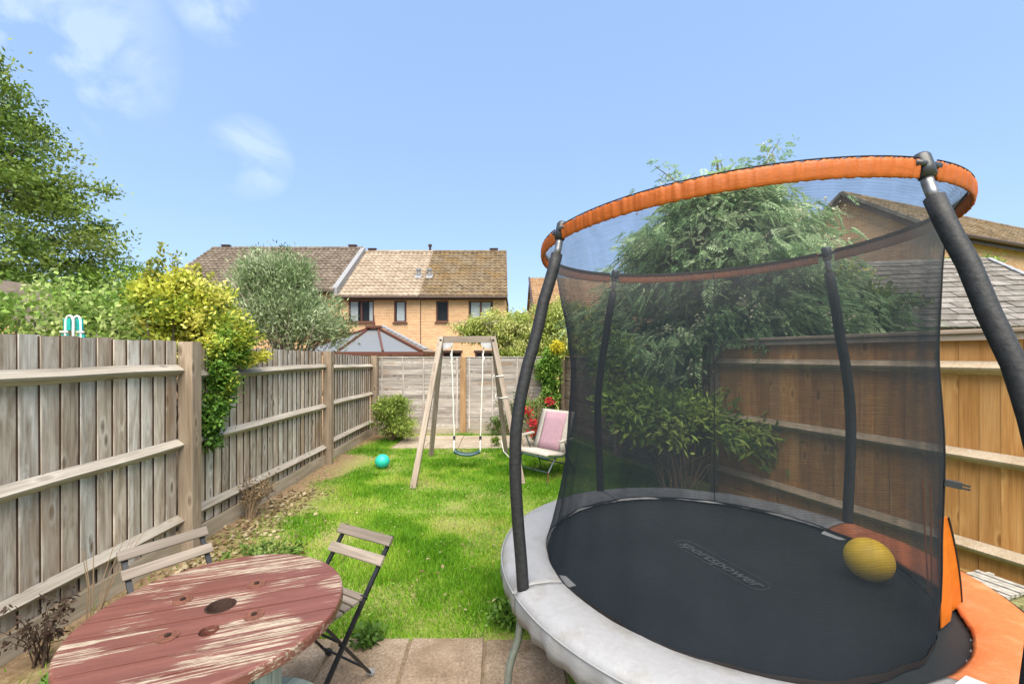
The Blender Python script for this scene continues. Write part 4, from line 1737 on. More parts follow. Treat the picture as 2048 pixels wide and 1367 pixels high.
for a in (-46, 64):
    q = MB()
    q.tube([pol(a, net_r(a, z) + .002, z + (ring_z(pol(a, 1, z)) - 2.373) * max(0, (z - 1.2) / 1.17)) for z in np.linspace(.565, 2.36, 30)], .0035, 5)
    q.build('net_seam', M_binding, net)
q = MB()
vs = []
for a in range(0, 361, 3):
    for z in (.566, .592):
        vs.append(pol(a, net_r(a, z) + .003, z))
q.add(vs, [(2 * i, 2 * i + 1, 2 * i + 3, 2 * i + 2) for i in range(120)])
q.build('net_hem', M_binding, net)

# orange covers on the top ring, one per bay
order = [-162, -75, 21.5, 110, 198]
for a0, a1 in zip(order[:-1], order[1:]):
    g0 = 2.6 if a0 != 21.5 else 3.5
    aa = np.linspace(a0 + g0, a1 - 2.6, int((a1 - a0) / .5))
    V, F = [], []
    k = 12
    ph = random.uniform(0, 6)
    for a in aa:
        wr = .0022 * math.sin(a * 1.9 + ph + 2 * math.sin(a * .31)) + .0024 * math.sin(a * 4.7 + ph * 2 + 2 * math.sin(a * .53)) - .004 * max(0, math.cos(a * .42 + ph)) ** 40
        for j in range(k):
            t = 2 * math.pi * j / k
            pinch = .75 if math.sin(t) < -.5 else 1.0
            rr = RU + (.008 + wr) * math.copysign(abs(math.cos(t)) ** .7, math.cos(t)) * pinch
            zz = (.036 + wr * .5 + .001 * math.sin(a * 2.3)) * math.copysign(abs(math.sin(t)) ** .8, math.sin(t)) - .019
            V.append(ringp(a, rr, zz))
    n_ = len(aa)
    for i in range(n_ - 1):
        for j in range(k):
            F.append((i * k + j, (i + 1) * k + j, (i + 1) * k + (j + 1) % k, i * k + (j + 1) % k))
    F.append(tuple(range(k)))
    F.append(tuple((n_ - 1) * k + j for j in range(k))[::-1])
    q = MB()
    q.add(V, F)
    rc = q.build('ring_cover', M_sleeve_orange, tr, smooth=True)
    q = MB()
    q.add([ringp(a, RU - .0125 + .004 * s_, .019 - .020 * (1 - s_)) for a in aa for s_ in (0, 1)], [(2 * i, 2 * i + 1, 2 * i + 3, 2 * i + 2) for i in range(n_ - 1)])
    o = q.build('binding', M_binding, rc)
    o.modifiers.new('thick', 'SOLIDIFY').thickness = .003
    q = MB()
    q.tube([ringp(a, RU + .003, .0185) for a in aa], .0028, 5)
    q.build('seam', M_binding, rc)

# door flap, zip edge and buckle on the right of the net
q = MB()
fa = [(-27, .975, .60), (-20.5, 1.0, .60), (-24.5, .945, .98), (-25.5, .94, .98)]
k = 10
vs, fs = [], []
for i in range(k + 1):
    t = i / k
    for s_ in (0, 1, 2, 3):
        l = Vector(pol(-46, .89, .575 + .45 * t))
        r_ = Vector(pol(-28 - 14 * t, 1.0 - .085 * t, .575 + .45 * t))
        p = l.lerp(r_, s_ / 3) + Vector((.006 * math.sin(s_ * 2.2), -.006 * math.sin(s_ * 2.2), 0))
        vs.append(tuple(p))
for i in range(k):
    for s_ in range(3):
        fs.append((i * 4 + s_, i * 4 + s_ + 1, (i + 1) * 4 + s_ + 1, (i + 1) * 4 + s_))
q.add(vs, fs)
df_ = q.build('door_flap', M_strap, tr)
df_.modifiers.new('thick', 'SOLIDIFY').thickness = .004
q = MB()
q.tube([pol(-28 - 14 * i / 10, 1.002 - .085 * i / 10, .575 + .45 * i / 10) for i in range(11)], .005, 6)
q.build('flap_piping', M_binding, df_)
q = MB()
bp = pol(-46, .905, 1.185)
bd = Vector((.75, -.65, 0)).normalized()
q.bar(bp, bp + bd * .05 + Vector((0, 0, -.006)), .026, .026)
q.bar(bp + bd * .045 + Vector((0, 0, .0)), bp + bd * .075 + Vector((0, 0, -.004)), .006, .008)
q.bar(bp + bd * .045 + Vector((0, 0, -.014)), bp + bd * .075 + Vector((0, 0, -.018)), .006, .008)
q.build('buckle', M_plastic_black, tr)
q = MB()
for aa_ in (-31, -27.5):
    q.tube([pol(aa_, net_r(aa_, z) - .012, z) for z in np.linspace(.60, 1.12, 8)], .003, 5)
q.build('zip_edge', M_strap, tr)

# balls
yb = tag(MB().ellipsoid((0, 0, 0), (.105, .105, .105), 32, 20).build('ball', None, smooth=True), 'yellow ball lying on the trampoline mat', 'ball')


def ball_mat(name, col, rough):
    m_, nt, b = new_mat(name, rough, .4)
    co = coords(nt, rnd=False)
    n = noise(nt, co, 9, 5, .6)
    n2 = noise(nt, co, 160, 2, .5)
    c = ramp(nt, n, [(.35, tuple(x * .82 for x in col)), (.7, tuple(col))])
    nt.links.new(c, b.inputs['Base Color'])
    bump(nt, b, n2, .3, .003)
    return m_


yb.data.materials.append(ball_mat('yellow_ball_rubber', (.85, .56, .03), .5))
yb.location = (1.905, 2.205, .66)
gb = tag(MB().ellipsoid((0, 0, 0), (.108, .108, .106), 32, 20).build('ball', None, smooth=True), 'turquoise ball on the grass near the left fence', 'ball')
gb.data.materials.append(ball_mat('turquoise_ball_rubber', (.02, .47, .36), .45))
gb.location = (-1.80, 6.42, .112)

# ------------------------------------------------------------------ swing
sw = thing('wooden_stand', 'weathered wooden A frame swing standing on the lawn', 'swing frame', (-.55, 6.4, 0))
TLp, TRp = Vector((-.905, 6.4, 1.965)), Vector((-.125, 6.4, 1.965))
feet = [(Vector((-1.138, 5.46, 0)), TLp, -.045), (Vector((-1.194, 7.2, 0)), TLp, .045), (Vector((.279, 5.64, 0)), TRp, -.045), (Vector((.078, 7.345, 0)), TRp, .045)]
for ft, tp, dy in feet:
    a, b = ft, tp + Vector((0, dy * .6, .02))
    d = b - a
    mid_ = (a + b) / 2
    plank('leg', sw, M_swing, .075, .06, d.length, mid_, dir_rot(d, Vector((1, 0, 0))))
for s_ in (TLp, TRp):
    q = MB()
    q.tube([s_ + Vector((0, -.09, -.03)), s_ + Vector((0, -.075, -.03))], .018, 10)
    q.build('bolt', M_black_iron, sw)
plank('beam', sw, M_swing, .095, .07, .80, (-.515, 6.4, 1.95), dir_rot((1, 0, 0)))
for s_, x in ((1, TLp.x), (-1, TRp.x)):
    q = MB()
    arc = [(0, 0)] + [(.16 * math.cos(t), -.10 * math.sin(t)) for t in np.linspace(0, math.pi / 2, 7)]
    q.prism([(s_ * ax, 0, az_) for ax, az_ in arc], (x + s_ * .025, 6.355, 1.90), (x + s_ * .025, 6.375, 1.90))
    q.build('corner_bracket', M_white, sw)
q = MB()
for x in (-.765, -.285):
    q.tube([(x, 6.4, 1.905), (x, 6.4, 1.86), (x + .012, 6.4, 1.85)], .009, 6)
q.build('hook', M_black_iron, sw)
twine = plain('white_twine', (.7, .68, .62), .8)
q = MB()
for z in (1.42, 1.12, .30):
    t = (1.965 - z) / 1.965
    xa = TRp.x + (.279 - TRp.x) * t
    ya = 6.36 + (5.64 - 6.36) * t
    xb = TRp.x + (.078 - TRp.x) * t
    yb_ = 6.43 + (7.345 - 6.43) * t
    q.tube([(xa + .045, ya - .04, z), (xa - .06, ya - .045, z - .01), ((xa + xb) / 2 - .10, (ya + yb_) / 2, z - .05), (xb - .05, yb_ - .04, z - .02)], .006, 5)
q.build('twine', twine, sw)

ss = thing('hanging_swing', 'teal plastic swing seat on two white ropes', 'swing', (-.52, 6.4, .25))
rope = plain('white_rope', (.74, .72, .66), .85, .2, 0, .2, 120)
V, F = [], []
nx = 14
prof = []
for i in range(nx + 1):
    u_ = -1 + 2 * i / nx
    x = -.515 + u_ * .20
    z = .235 + .05 * abs(u_) ** 2.2
    lip = .014 if abs(u_) > .8 else 0
    for y, dz in ((6.33, .0 + lip), (6.335, -.03), (6.47, -.03), (6.475, .0 + lip)):
        V.append((x, y, z + dz))
for i in range(nx):
    for j in range(4):
        F.append((i * 4 + j, i * 4 + (j + 1) % 4, (i + 1) * 4 + (j + 1) % 4, (i + 1) * 4 + j))
F.append((0, 1, 2, 3))
F.append((nx * 4 + 3, nx * 4 + 2, nx * 4 + 1, nx * 4))
q = MB()
q.add(V, F)
q.build('seat', plain('teal_plastic', (.02, .07, .075), .4, .45), ss, smooth=True)
for xt, xb in ((-.753, -.712), (-.273, -.318)):
    q = MB()
    pts = []
    for i in range(12):
        t = i / 11
        pts.append((xt + (xb - xt) * t + .003 * math.sin(i * 2.1), 6.4 + .003 * math.cos(i * 1.7), 1.85 + (.46 - 1.85) * t))
    q.tube(pts, .009, 6)
    for s_ in (-1, 1):
        q.tube([(xb, 6.4, .47), (xb, 6.4 + s_ * .05, .34), (xb, 6.4 + s_ * .06, .27)], .008, 6)
    q.tube([(xt + .012, 6.4, 1.78), (xt - .012, 6.41, 1.72), (xt + .012, 6.4, 1.66), (xt - .012, 6.41, 1.60)], .012, 6)
    rp = q.build('rope', rope, ss)
    q = MB()
    q.tube([(xb, 6.4, .50), (xb, 6.4, .43)], .018, 8)
    q.build('rope_clip', M_plastic_black, rp)

# ------------------------------------------------------------------ reclining garden chair
lo = Vector((.60, 6.05, 0))
gf = Vector((-.70, -.71, 0)).normalized()      # the way it faces
gr = Vector((gf.y, -gf.x, 0)) * -1             # its own left-right axis
lc = thing('lounge_chair', 'cream padded garden recliner with pink cushion panel and metal legs', 'garden chair', lo)
M_cream = plain('cream_fabric', (.36, .335, .295), .85, .2, 0, .12, 30, .2)
M_pink = plain('pink_fabric', (.33, .21, .245), .85, .2, 0, .12, 40, .2)
M_tube = plain('dark_teal_tube', (.05, .075, .085), .4, .5, .3)
P_ = lambda f_, r_, z_: lo + gf * f_ + gr * r_ + Vector((0, 0, z_))


def cushion(name, mat, pts, half, thick, parent, puff=.015, inset=0.0):
    """soft panel following the side profile pts (f, z), width 2*half"""
    k, m_ = len(pts), 9
    V, F = [], []
    for side in (1, -1):
        for i, (f_, z_) in enumerate(pts):
            a_ = pts[max(i - 1, 0)]
            b_ = pts[min(i + 1, k - 1)]
            tx, tz = b_[0] - a_[0], b_[1] - a_[1]
            l_ = math.hypot(tx, tz)
            nx_, nz_ = -tz / l_, tx / l_
            if nz_ < 0:
                nx_, nz_ = -nx_, -nz_
            for j in range(m_):
                u_ = -1 + 2 * j / (m_ - 1)
                e_ = (1 - abs(u_) ** 4) * (1 - abs(-1 + 2 * i / (k - 1)) ** 6)
                h_ = side * (thick / 2) * (.35 + .65 * e_) + (puff * e_ if side > 0 else 0) + inset
                V.append(P_(f_ + nx_ * h_, u_ * half, z_ + nz_ * h_))
    o1 = k * m_
    for i in range(k - 1):
        for j in range(m_ - 1):
            a_ = i * m_ + j
            F.append((a_, a_ + 1, a_ + m_ + 1, a_ + m_))
            F.append((o1 + a_ + m_, o1 + a_ + m_ + 1, o1 + a_ + 1, o1 + a_))
    for i in range(k - 1):
        for j in (0, m_ - 1):
            a_, b_ = i * m_ + j, (i + 1) * m_ + j
            F.append((a_, b_, o1 + b_, o1 + a_))
    for j in range(m_ - 1):
        for i in (0, k - 1):
            a_, b_ = i * m_ + j, i * m_ + j + 1
            F.append((a_, b_, o1 + b_, o1 + a_))
    q_ = MB()
    q_.add(V, F)
    return q_.build(name, mat, parent, smooth=True)


seat_p = [(.30, .375), (.26, .385), (.12, .36), (-.03, .335), (-.12, .345)]
back_p = [(-.12, .35), (-.17, .45), (-.23, .60), (-.29, .75), (-.335, .86), (-.35, .90)]
cushion('seat_pad', M_cream, seat_p, .30, .05, lc)
bp_ = cushion('back_pad', M_cream, back_p, .29, .05, lc)
cushion('back_panel', M_pink, back_p[0:5], .19, .02, bp_, .012, .036)
q = MB()
for s_ in (-1, 1):
    q.tube([P_(.31, s_ * .30, .35), P_(-.12, s_ * .30, .31), P_(-.36, s_ * .30, .9)], .011, 8)
q.tube([P_(.31, -.30, .35), P_(.31, .30, .35)], .011, 8)
q.build('frame', M_tube, lc)
for f0, f1, nm_ in ((.10, .30, 'leg'), (-.12, -.30, 'leg')):
    for s_ in (-1, 1):
        q = MB()
        q.tube([P_(f0, s_ * .29, .33), P_(f1 * .9, s_ * .30, .15)], .0125, 8)
        l_ = q.build(nm_, M_tube, lc)
        q = MB()
        q.tube([P_(f1 * .9, s_ * .30, .16), P_(f1, s_ * .305, .012)], .009, 8)
        q.build('leg_extension', M_rust if s_ > 0 else M_steel, l_)
        q = MB()
        q.ellipsoid(P_(f1, s_ * .305, .012), (.025, .025, .012), 10, 6)
        q.build('foot', M_plastic_black, l_)
q = MB()
q.tube([P_(.27, -.30, .15), P_(.27, .30, .15)], .01, 8)
q.tube([P_(-.27, -.30, .15), P_(-.27, .30, .15)], .01, 8)
q.tube([P_(.22, -.24, .34), P_(.27, -.18, .16)], .008, 6)
q.build('cross_bar', M_tube, lc)
for s_ in (-1, 1):
    q = MB()
    q.bar(P_(.10, s_ * .36, .54), P_(-.20, s_ * .36, .55), .05, .025)
    ar = q.build('armrest', M_cream, lc)
    q = MB()
    q.tube([P_(-.02, s_ * .355, .53), P_(-.10, s_ * .33, .33)], .011, 8)
    q.build('arm_support', M_tube, ar)

# ------------------------------------------------------------------ folded sunbed behind the left fence
fs_ = thing('folded_sunbed', 'folded sunbed with teal panels and white tube edges above the left fence', 'sunbed', (-3.42, 3.38, 0))
M_teal = plain('teal_fabric', (.02, .36, .33), .7)
M_wtube = plain('white_tube', (.78, .80, .79), .4, .5)
for k, (dx, dy, tilt) in enumerate(((-.055, 0, .04), (.045, .03, -.03))):
    q = MB()
    pts = []
    x0, w_, zt, zb = -3.42 + dx, .030, 2.03, .08
    for i in range(9):
        t = math.pi * i / 8
        pts.append((x0 - w_ * math.cos(t) + tilt, 3.38 + dy, zt - .05 + .05 * math.sin(t)))
    pts = [(x0 - w_, 3.38 + dy, zb)] + pts + [(x0 + w_, 3.38 + dy, zb)]
    q.tube(pts, .008, 8)
    q.tube([(x0 - w_, 3.375 + dy, 1.90), (x0 + w_, 3.375 + dy, 1.90)], .008, 6)
    q.build('frame', M_wtube, fs_, smooth=True)
    for z0, z1 in ((1.30, 1.885), (1.915, 2.01)):
        q = MB()
        q.box((x0 + tilt * (.5 if z1 > 1.9 else 0), 3.38 + dy + .004, (z0 + z1) / 2), (w_ * 1.75, .012, z1 - z0))
        q.build('panel', M_teal, fs_)

# ------------------------------------------------------------------ white tray beside the right fence
wt = thing('slotted_tray', 'white slotted tray on a mossy plank by the orange fence', 'tray', (3.02, 2.62, 0))
q = MB()
for i in range(6):
    q.box((3.02 + (i - 2.5) * .05 * .9, 2.62 + (i - 2.5) * .05 * .3, .305 + .004 * (i % 2)), (.034, .24, .018), Matrix.Rotation(.33, 3, 'Z'))
q.box((3.02, 2.62, .292), (.30, .03, .02), Matrix.Rotation(.33, 3, 'Z'))
q.box((2.99, 2.52, .292), (.30, .03, .02), Matrix.Rotation(.33, 3, 'Z'))
q.box((3.05, 2.72, .292), (.30, .03, .02), Matrix.Rotation(.33, 3, 'Z'))
q.build('tray', plain('dirty_white_plastic', (.34, .33, .30), .6, .3, 0, .35, 25), wt)
q = MB()
q.box((3.04, 2.62, .255), (.40, .30, .05), Matrix.Rotation(.33, 3, 'Z'))
q.box((2.98, 2.45, .115), (.06, .06, .23))
q.box((3.14, 2.78, .115), (.06, .06, .23))
q.build('plank_shelf', plain('mossy_wood', (.17, .17, .08), .9, .1, 0, .4, 30), wt)


# ------------------------------------------------------------------ vegetation
def trunk(parent, base, top, r0, r1, ends=(), br=.04, mat=M_bark, n=8, bend=.2):
    mb_ = MB()
    base, top = Vector(base), Vector(top)
    pts, rs = [], []
    for i in range(7):
        t = i / 6
        pts.append(base.lerp(top, t) + Vector((random.uniform(-1, 1), random.uniform(-1, 1), 0)) * .03 * (top - base).length * math.sin(math.pi * t))
        rs.append(r0 + (r1 - r0) * t)
    mb_.tube(pts, rs, n)
    for e in ends:
        t = random.uniform(.35, 1.0)
        k = t * 6
        i = min(int(k), 5)
        p = pts[i].lerp(pts[i + 1], k - i)
        branches(mb_, p, [e], br * (1.2 - .6 * t), .008, bend, 5, 5)
    return mb_.build('trunk', mat, parent, smooth=True)


# large tree at the left
bt = thing('broadleaf_tree', 'tall loose green tree at the left edge, its crown rising highest', 'tree', (-19.6, 14, 0))
prof_z = [1.5, 3.0, 4.2, 5.6, 7.1, 8.6, 10.0, 11.2, 12.4, 13.2]
prof_r = [3.0, 4.4, 5.0, 5.1, 5.0, 4.1, 3.3, 2.6, 1.9, .6]
cl = []
while len(cl) < 430:
    z = rng.uniform(1.6, 13.0)
    a = rng.uniform(0, 2 * math.pi)
    rr = np.interp(z, prof_z, prof_r) * (.35 + .65 * rng.random() ** .5) * (1 + rng.normal(0, .07))
    cl.append((-19.6 + rr * math.cos(a), 14 + rr * math.sin(a), z))
cl = np.array(cl)
foliage('crown', bt, cl, 230, rng.uniform(.24, .5, len(cl)), (.17, .09), [(.06, .115, .02), (.12, .20, .032), (.20, .29, .05), (.30, .36, .10)], M_leaf, core=(-19.6, 14, 5), droop=.25, flat=.55)
trunk(bt, (-19.6, 14, 0), (-19.5, 14, 9.5), .32, .08, [tuple(c + np.array([0, 0, -.15])) for c in cl[rng.choice(len(cl), 110)]], .085, M_bark_pale)

# lower trees and hedge behind the left fence
t2 = thing('broadleaf_tree', 'bright green lower tree between the tall tree and the golden shrub', 'tree', (-14.6, 16, 0))
cl = clusters_in((-14.6, 16, 3.3), (1.9, 1.8, 1.7), 120, .5)
foliage('crown', t2, cl, 130, .26, (.15, .085), [(.11, .20, .025), (.19, .31, .04), (.30, .40, .07)], M_leaf, droop=.2)
trunk(t2, (-14.6, 16, 0), (-14.5, 16, 3.6), .16, .05, [tuple(c) for c in cl[:30]], .05)
t3 = thing('broadleaf_tree', 'dark green dense tree under the crown of the tall tree', 'tree', (-14.2, 13, 0))
cl = clusters_in((-14.0, 13, 2.5), (1.7, 1.6, 1.7), 120, .5)
foliage('crown', t3, cl, 130, .25, (.13, .07), [(.04, .08, .016), (.07, .13, .022), (.13, .20, .035)], M_leaf, droop=.25)
trunk(t3, (-14.2, 13, 0), (-14.0, 13, 2.8), .15, .05, [tuple(c) for c in cl[:30]], .05)

hg = thing('hedge', 'leafy green hedge showing along the top of the left fence', 'hedge', (-4.0, 3.6, 0))
cl = []
for i in range(170):
    y = rng.uniform(1.4, 5.4)
    x = rng.uniform(-4.7, -3.35)
    top = 2.14 + .10 * math.sin(y * 3.1) + .08 * math.sin(y * 7.3 + 1) + (.06 if x < -4 else 0) + .05 * (y - 3)
    z = top - abs(rng.normal(0, .25))
    if z > 1.75 and x > -3.75 and abs(y - 3.3) < .42:
        continue
    cl.append((x, y, z))
cl = np.array(cl)
foliage('leaves', hg, cl, 85, .085, (.062, .034), [(.08, .15, .025), (.16, .28, .045), (.28, .40, .09), (.40, .48, .18)], M_leaf, core=(-4.0, 3.6, 1.2), droop=-.1, flat=.9)
q = MB()
for i in range(14):
    y = 1.6 + i * .27
    branches(q, (-4.0, y, 0), [(-4.0 + random.uniform(-.5, .5), y + random.uniform(-.3, .3), 2.0) for _ in range(3)], .03, .006, .2)
q.build('stems', M_bark, hg)

# golden euonymus over and in front of the left fence
eu = thing('golden_shrub', 'golden yellow variegated shrub spilling over the left fence beside the post', 'shrub', (-3.2, 4.15, 0))
c1 = np.concatenate([clusters_in((-3.15, 4.30, 2.08), (.34, .50, .42), 90, .5), clusters_in((-3.25, 4.12, 2.25), (.22, .26, .28), 34, .4),
                     clusters_in((-3.25, 4.62, 2.0), (.24, .28, .28), 30, .5), clusters_in((-2.84, 4.32, 1.92), (.2, .34, .24), 44, .3)])
foliage('golden_leaves', eu, c1, 105, .055, (.052, .030), [(.09, .17, .025), (.30, .38, .045), (.58, .58, .075), (.78, .74, .22)], M_leaf, core=(-3.2, 4.2, 1.7), droop=0, flat=.9, jit=.12)
c2 = np.concatenate([clusters_in((-2.74, 4.28, 1.80), (.12, .36, .22), 44, .3), clusters_in((-2.70, 4.10, 1.48), (.08, .17, .26), 26, .3), clusters_in((-2.70, 4.0, 1.18), (.05, .10, .24), 14, .3), clusters_in((-2.72, 3.98, .92), (.03, .05, .12), 4, .3)])
foliage('green_leaves', eu, c2, 80, .04, (.045, .026), [(.05, .12, .016), (.10, .22, .028), (.20, .34, .045), (.56, .57, .08)], M_leaf, core=(-2.9, 4.2, 1.4), droop=.2, flat=.9, cw=np.clip((c2[:, 2] - 1.0) / 1.1 + rng.normal(0, .25, len(c2)), 0, 1))
sprig = np.array([(-2.66 + .0 * t, 4.35 + .52 * t, 1.66 + .06 * t) for t in np.linspace(0, .8, 16)])
sh_ = foliage('sprig', eu, sprig, 45, .035, (.048, .026), [(.44, .46, .05), (.72, .66, .12)], M_leaf, droop=0)
sh_['kind'] = 'stuff'
shoots = []
for (x, y, z0, z1) in ((-3.28, 4.05, 2.4, 2.74), (-3.22, 4.15, 2.4, 2.68), (-3.15, 4.3, 2.4, 2.62), (-3.1, 4.45, 2.3, 2.55), (-3.32, 4.0, 2.4, 2.60)):
    for t in np.linspace(0, 1, 9):
        shoots.append((x + .05 * t, y, z0 + (z1 - z0) * t))
sh_ = foliage('shoots', eu, np.array(shoots), 12, .022, (.046, .026), [(.10, .17, .03), (.30, .32, .05), (.5, .46, .08)], M_leaf, droop=-.2)
sh_['kind'] = 'stuff'
q = MB()
branches(q, (-3.2, 4.15, 0), [tuple(c) for c in c1[::6]], .035, .005, .2)
branches(q, (-2.95, 4.1, 1.7), [tuple(c) for c in c2[::5]], .012, .004, .2)
q.build('stems', M_bark, eu)

# olive tree behind the second panel
ol = thing('olive_tree', 'silvery green olive tree with wispy shoots behind the left fence', 'tree', (-3.75, 7.5, 0))
c1 = np.concatenate([clusters_in((-3.95, 7.5, 2.55), (.72, .7, .80), 120, .45), clusters_in((-3.25, 7.4, 2.25), (.55, .5, .45), 70, .45), clusters_in((-4.25, 7.5, 3.05), (.38, .4, .42), 40, .45), clusters_in((-3.75, 7.5, 3.12), (.42, .4, .34), 36, .45)])
foliage('crown', ol, c1, 92, .095, (.095, .022), [(.10, .16, .065), (.19, .27, .115), (.32, .40, .21), (.46, .52, .35)], M_leaf, core=(-3.75, 7.5, 1.9), droop=-.25, flat=1.2, outw=.9)
ws = []
for x, z in ((-4.35, 3.62), (-4.28, 3.55), (-3.9, 3.65), (-3.78, 3.60), (-2.62, 2.35), (-2.6, 2.1)):
    for t in np.linspace(.8, 1, 5):
        ws.append((-3.75 + (x + 3.75) * t, 7.5, 2.2 + (z - 2.2) * t))
sh_ = foliage('shoots', ol, np.array(ws), 9, .035, (.07, .02), [(.05, .08, .03), (.12, .17, .07)], M_leaf, droop=-.2)
sh_['kind'] = 'stuff'
trunk(ol, (-3.75, 7.5, 0), (-3.75, 7.5, 2.3), .09, .04, [tuple(c) for c in c1[::4]], .026, M_bark_pale)

# shrub in the back left corner
cs = thing('bush', 'rounded light green bush in the far left corner of the lawn', 'bush', (-2.2, 8.45, 0))
c1 = np.concatenate([clusters_in((-2.22, 8.45, .48), (.42, .36, .38), 90, .4, .05), clusters_in((-2.05, 8.4, .72), (.25, .25, .25), 26, .4), clusters_in((-1.95, 8.35, .3), (.3, .3, .22), 24, .4, .05)])
foliage('leaves', cs, c1, 62, .055, (.05, .024), [(.07, .12, .02), (.17, .26, .04), (.30, .39, .08), (.42, .47, .14)], M_leaf, core=(-2.2, 8.45, .2), droop=-.2)
q = MB()
branches(q, (-2.2, 8.45, 0), [tuple(c) for c in c1[::4]], .014, .004, .2)
q.build('stems', M_dry, cs)

# weeping shrub beyond the back fence
we = thing('weeping_tree', 'yellow green weeping tree arching over the back fence beside the terrace', 'tree', (.9, 10.6, 0))
c1 = np.concatenate([clusters_in((.75, 10.6, 2.35), (1.35, .8, .62), 150, .5), clusters_in((-.35, 10.3, 2.35), (.75, .5, .35), 60, .5), clusters_in((1.6, 10.4, 2.6), (.7, .7, .55), 70, .5), clusters_in((.5, 10.1, 1.75), (.6, .4, .5), 50, .5), clusters_in((1.75, 10.0, 1.9), (.75, .5, .5), 50, .5)])
foliage('crown', we, c1, 95, .10, (.085, .032), [(.12, .18, .03), (.27, .34, .06), (.42, .46, .12), (.54, .54, .24)], M_leaf, core=(.8, 10.8, 2.6), droop=.8, outw=.5)
trunk(we, (.9, 10.7, 0), (.9, 10.6, 2.5), .09, .05, [tuple(c + np.array([0, 0, .1])) for c in c1[::5]], .03, M_bark_pale)

# climber on the far right corner post
iv = thing('climbing_plant', 'leafy green climber covering the corner post right of the swing', 'climber', (1.05, 8.9, 0))
c1 = np.concatenate([clusters_in((.98, 8.95, 1.50), (.24, .18, .42), 70, .4), clusters_in((1.02, 8.9, .98), (.18, .15, .42), 45, .4), clusters_in((.75, 8.95, .55), (.3, .16, .3), 30, .4)])
foliage('leaves', iv, c1, 75, .05, (.06, .032), [(.05, .125, .018), (.11, .24, .03), (.21, .36, .055), (.33, .45, .10)], M_leaf, core=(1.0, 9.2, 1.2), droop=.3)
c2 = clusters_in((1.16, 8.85, 1.85), (.15, .14, .13), 26, .3)
foliage('yellow_leaves', iv, c2, 60, .04, (.055, .03), [(.42, .40, .03), (.68, .60, .05)], M_leaf, droop=.1)
q = MB()
branches(q, (1.0, 9.0, 0), [tuple(c) for c in c1[::5]], .014, .004, .2)
q.build('stems', M_dry, iv)
vine = thing('climbing_plant', 'thin straggling vine on the back fence right of the swing ropes', 'climber', (.3, 9.1, 0))
c1 = clusters_in((.25, 9.1, .55), (.3, .08, .45), 20, .2, .05)
c1 = np.concatenate([c1, clusters_in((.62, 9.1, 1.45), (.25, .06, .2), 8, .2), clusters_in((-.05, 9.0, .25), (.25, .1, .2), 16, .2, .04)])
foliage('leaves', vine, c1, 26, .045, (.055, .03), [(.05, .11, .018), (.11, .20, .03)], M_leaf)
q = MB()
branches(q, (.3, 9.12, 0), [tuple(c) for c in c1], .006, .002, .3)
q.build('stems', M_dry, vine)

# red flowers and dry stems behind the recliner
rfp = thing('flowering_plant', 'red flowered plant with dry stems left of the recliner', 'plant', (.62, 8.0, 0))
c1 = clusters_in((.66, 8.0, .42), (.26, .18, .34), 26, .3, .08)
foliage('leaves', rfp, c1, 26, .05, (.06, .03), [(.06, .10, .02), (.14, .19, .04), (.30, .27, .12)], M_leaf)
c2 = np.array([(.46, 7.7, .72), (.50, 7.7, .66), (.53, 7.7, .52), (.56, 7.7, .47), (.60, 7.7, .50), (.53, 7.7, .34), (.58, 7.68, .30), (.64, 7.7, .38), (.90, 7.9, .88), (.93, 7.9, .84), (.86, 7.9, .86)])
for c_ in c2:
    foliage('flower', rfp, c_[None], 34, .030, (.045, .034), [(.42, .012, .02), (.62, .03, .05)], M_petal)
q = MB()
for i in range(26):
    x = random.uniform(.3, 1.1)
    q.tube([(.65, 8.0, 0), (.65 + (x - .65) * .6, 7.95, .5), (x, 7.9 + random.uniform(-.1, .2), random.uniform(.6, 1.15))], [.007, .005, .003], 5)
q.build('stems', M_dry, rfp)

# conifer
cf_ = thing('conifer_tree', 'big blue green conifer with drooping fronds and cream cones behind the trampoline', 'tree', (3.6, 6.5, 0))
ctr = np.array([3.32, 6.5])
P, D, Lh, Wc = [], [], [], []
HZ = [1.0, 1.3, 1.8, 2.5, 3.1, 3.6, 4.0, 4.35]
HR = [.5, 1.15, 1.53, 1.53, 1.36, 1.06, .74, .38]
for i in range(900):
    h = rng.uniform(1.0, 4.3)
    az = rng.uniform(0, 2 * math.pi)
    lobe = 1 + .12 * math.sin(3 * az + h * 2.3) + .10 * math.sin(5 * az - h * 3.1) + .12 * math.sin(h * 9.5 + 2 * math.sin(az * 2)) + rng.normal(0, .10) + (.22 if rng.random() < .13 else 0)
    rr = np.interp(h, HZ, HR) * lobe * (.95 if rng.random() < .72 else rng.uniform(.45, .9))
    c_ = np.array([ctr[0] + rr * math.cos(az), ctr[1] + rr * math.sin(az), h])
    o_ = np.array([math.cos(az), math.sin(az), 0])
    wc = rng.random()
    for k in range(17):
        t = rng.random()
        P.append(c_ + o_ * (t - .6) * .38 + np.array([0, 0, -.16 * t * t]) + rng.normal(0, 1, 3) * np.array([.12, .12, .085]))
        D.append(o_ * .8 + np.array([0, 0, -.55]) + rng.normal(0, .42, 3))
        Lh.append(rng.uniform(.12, .25))
        Wc.append(wc)
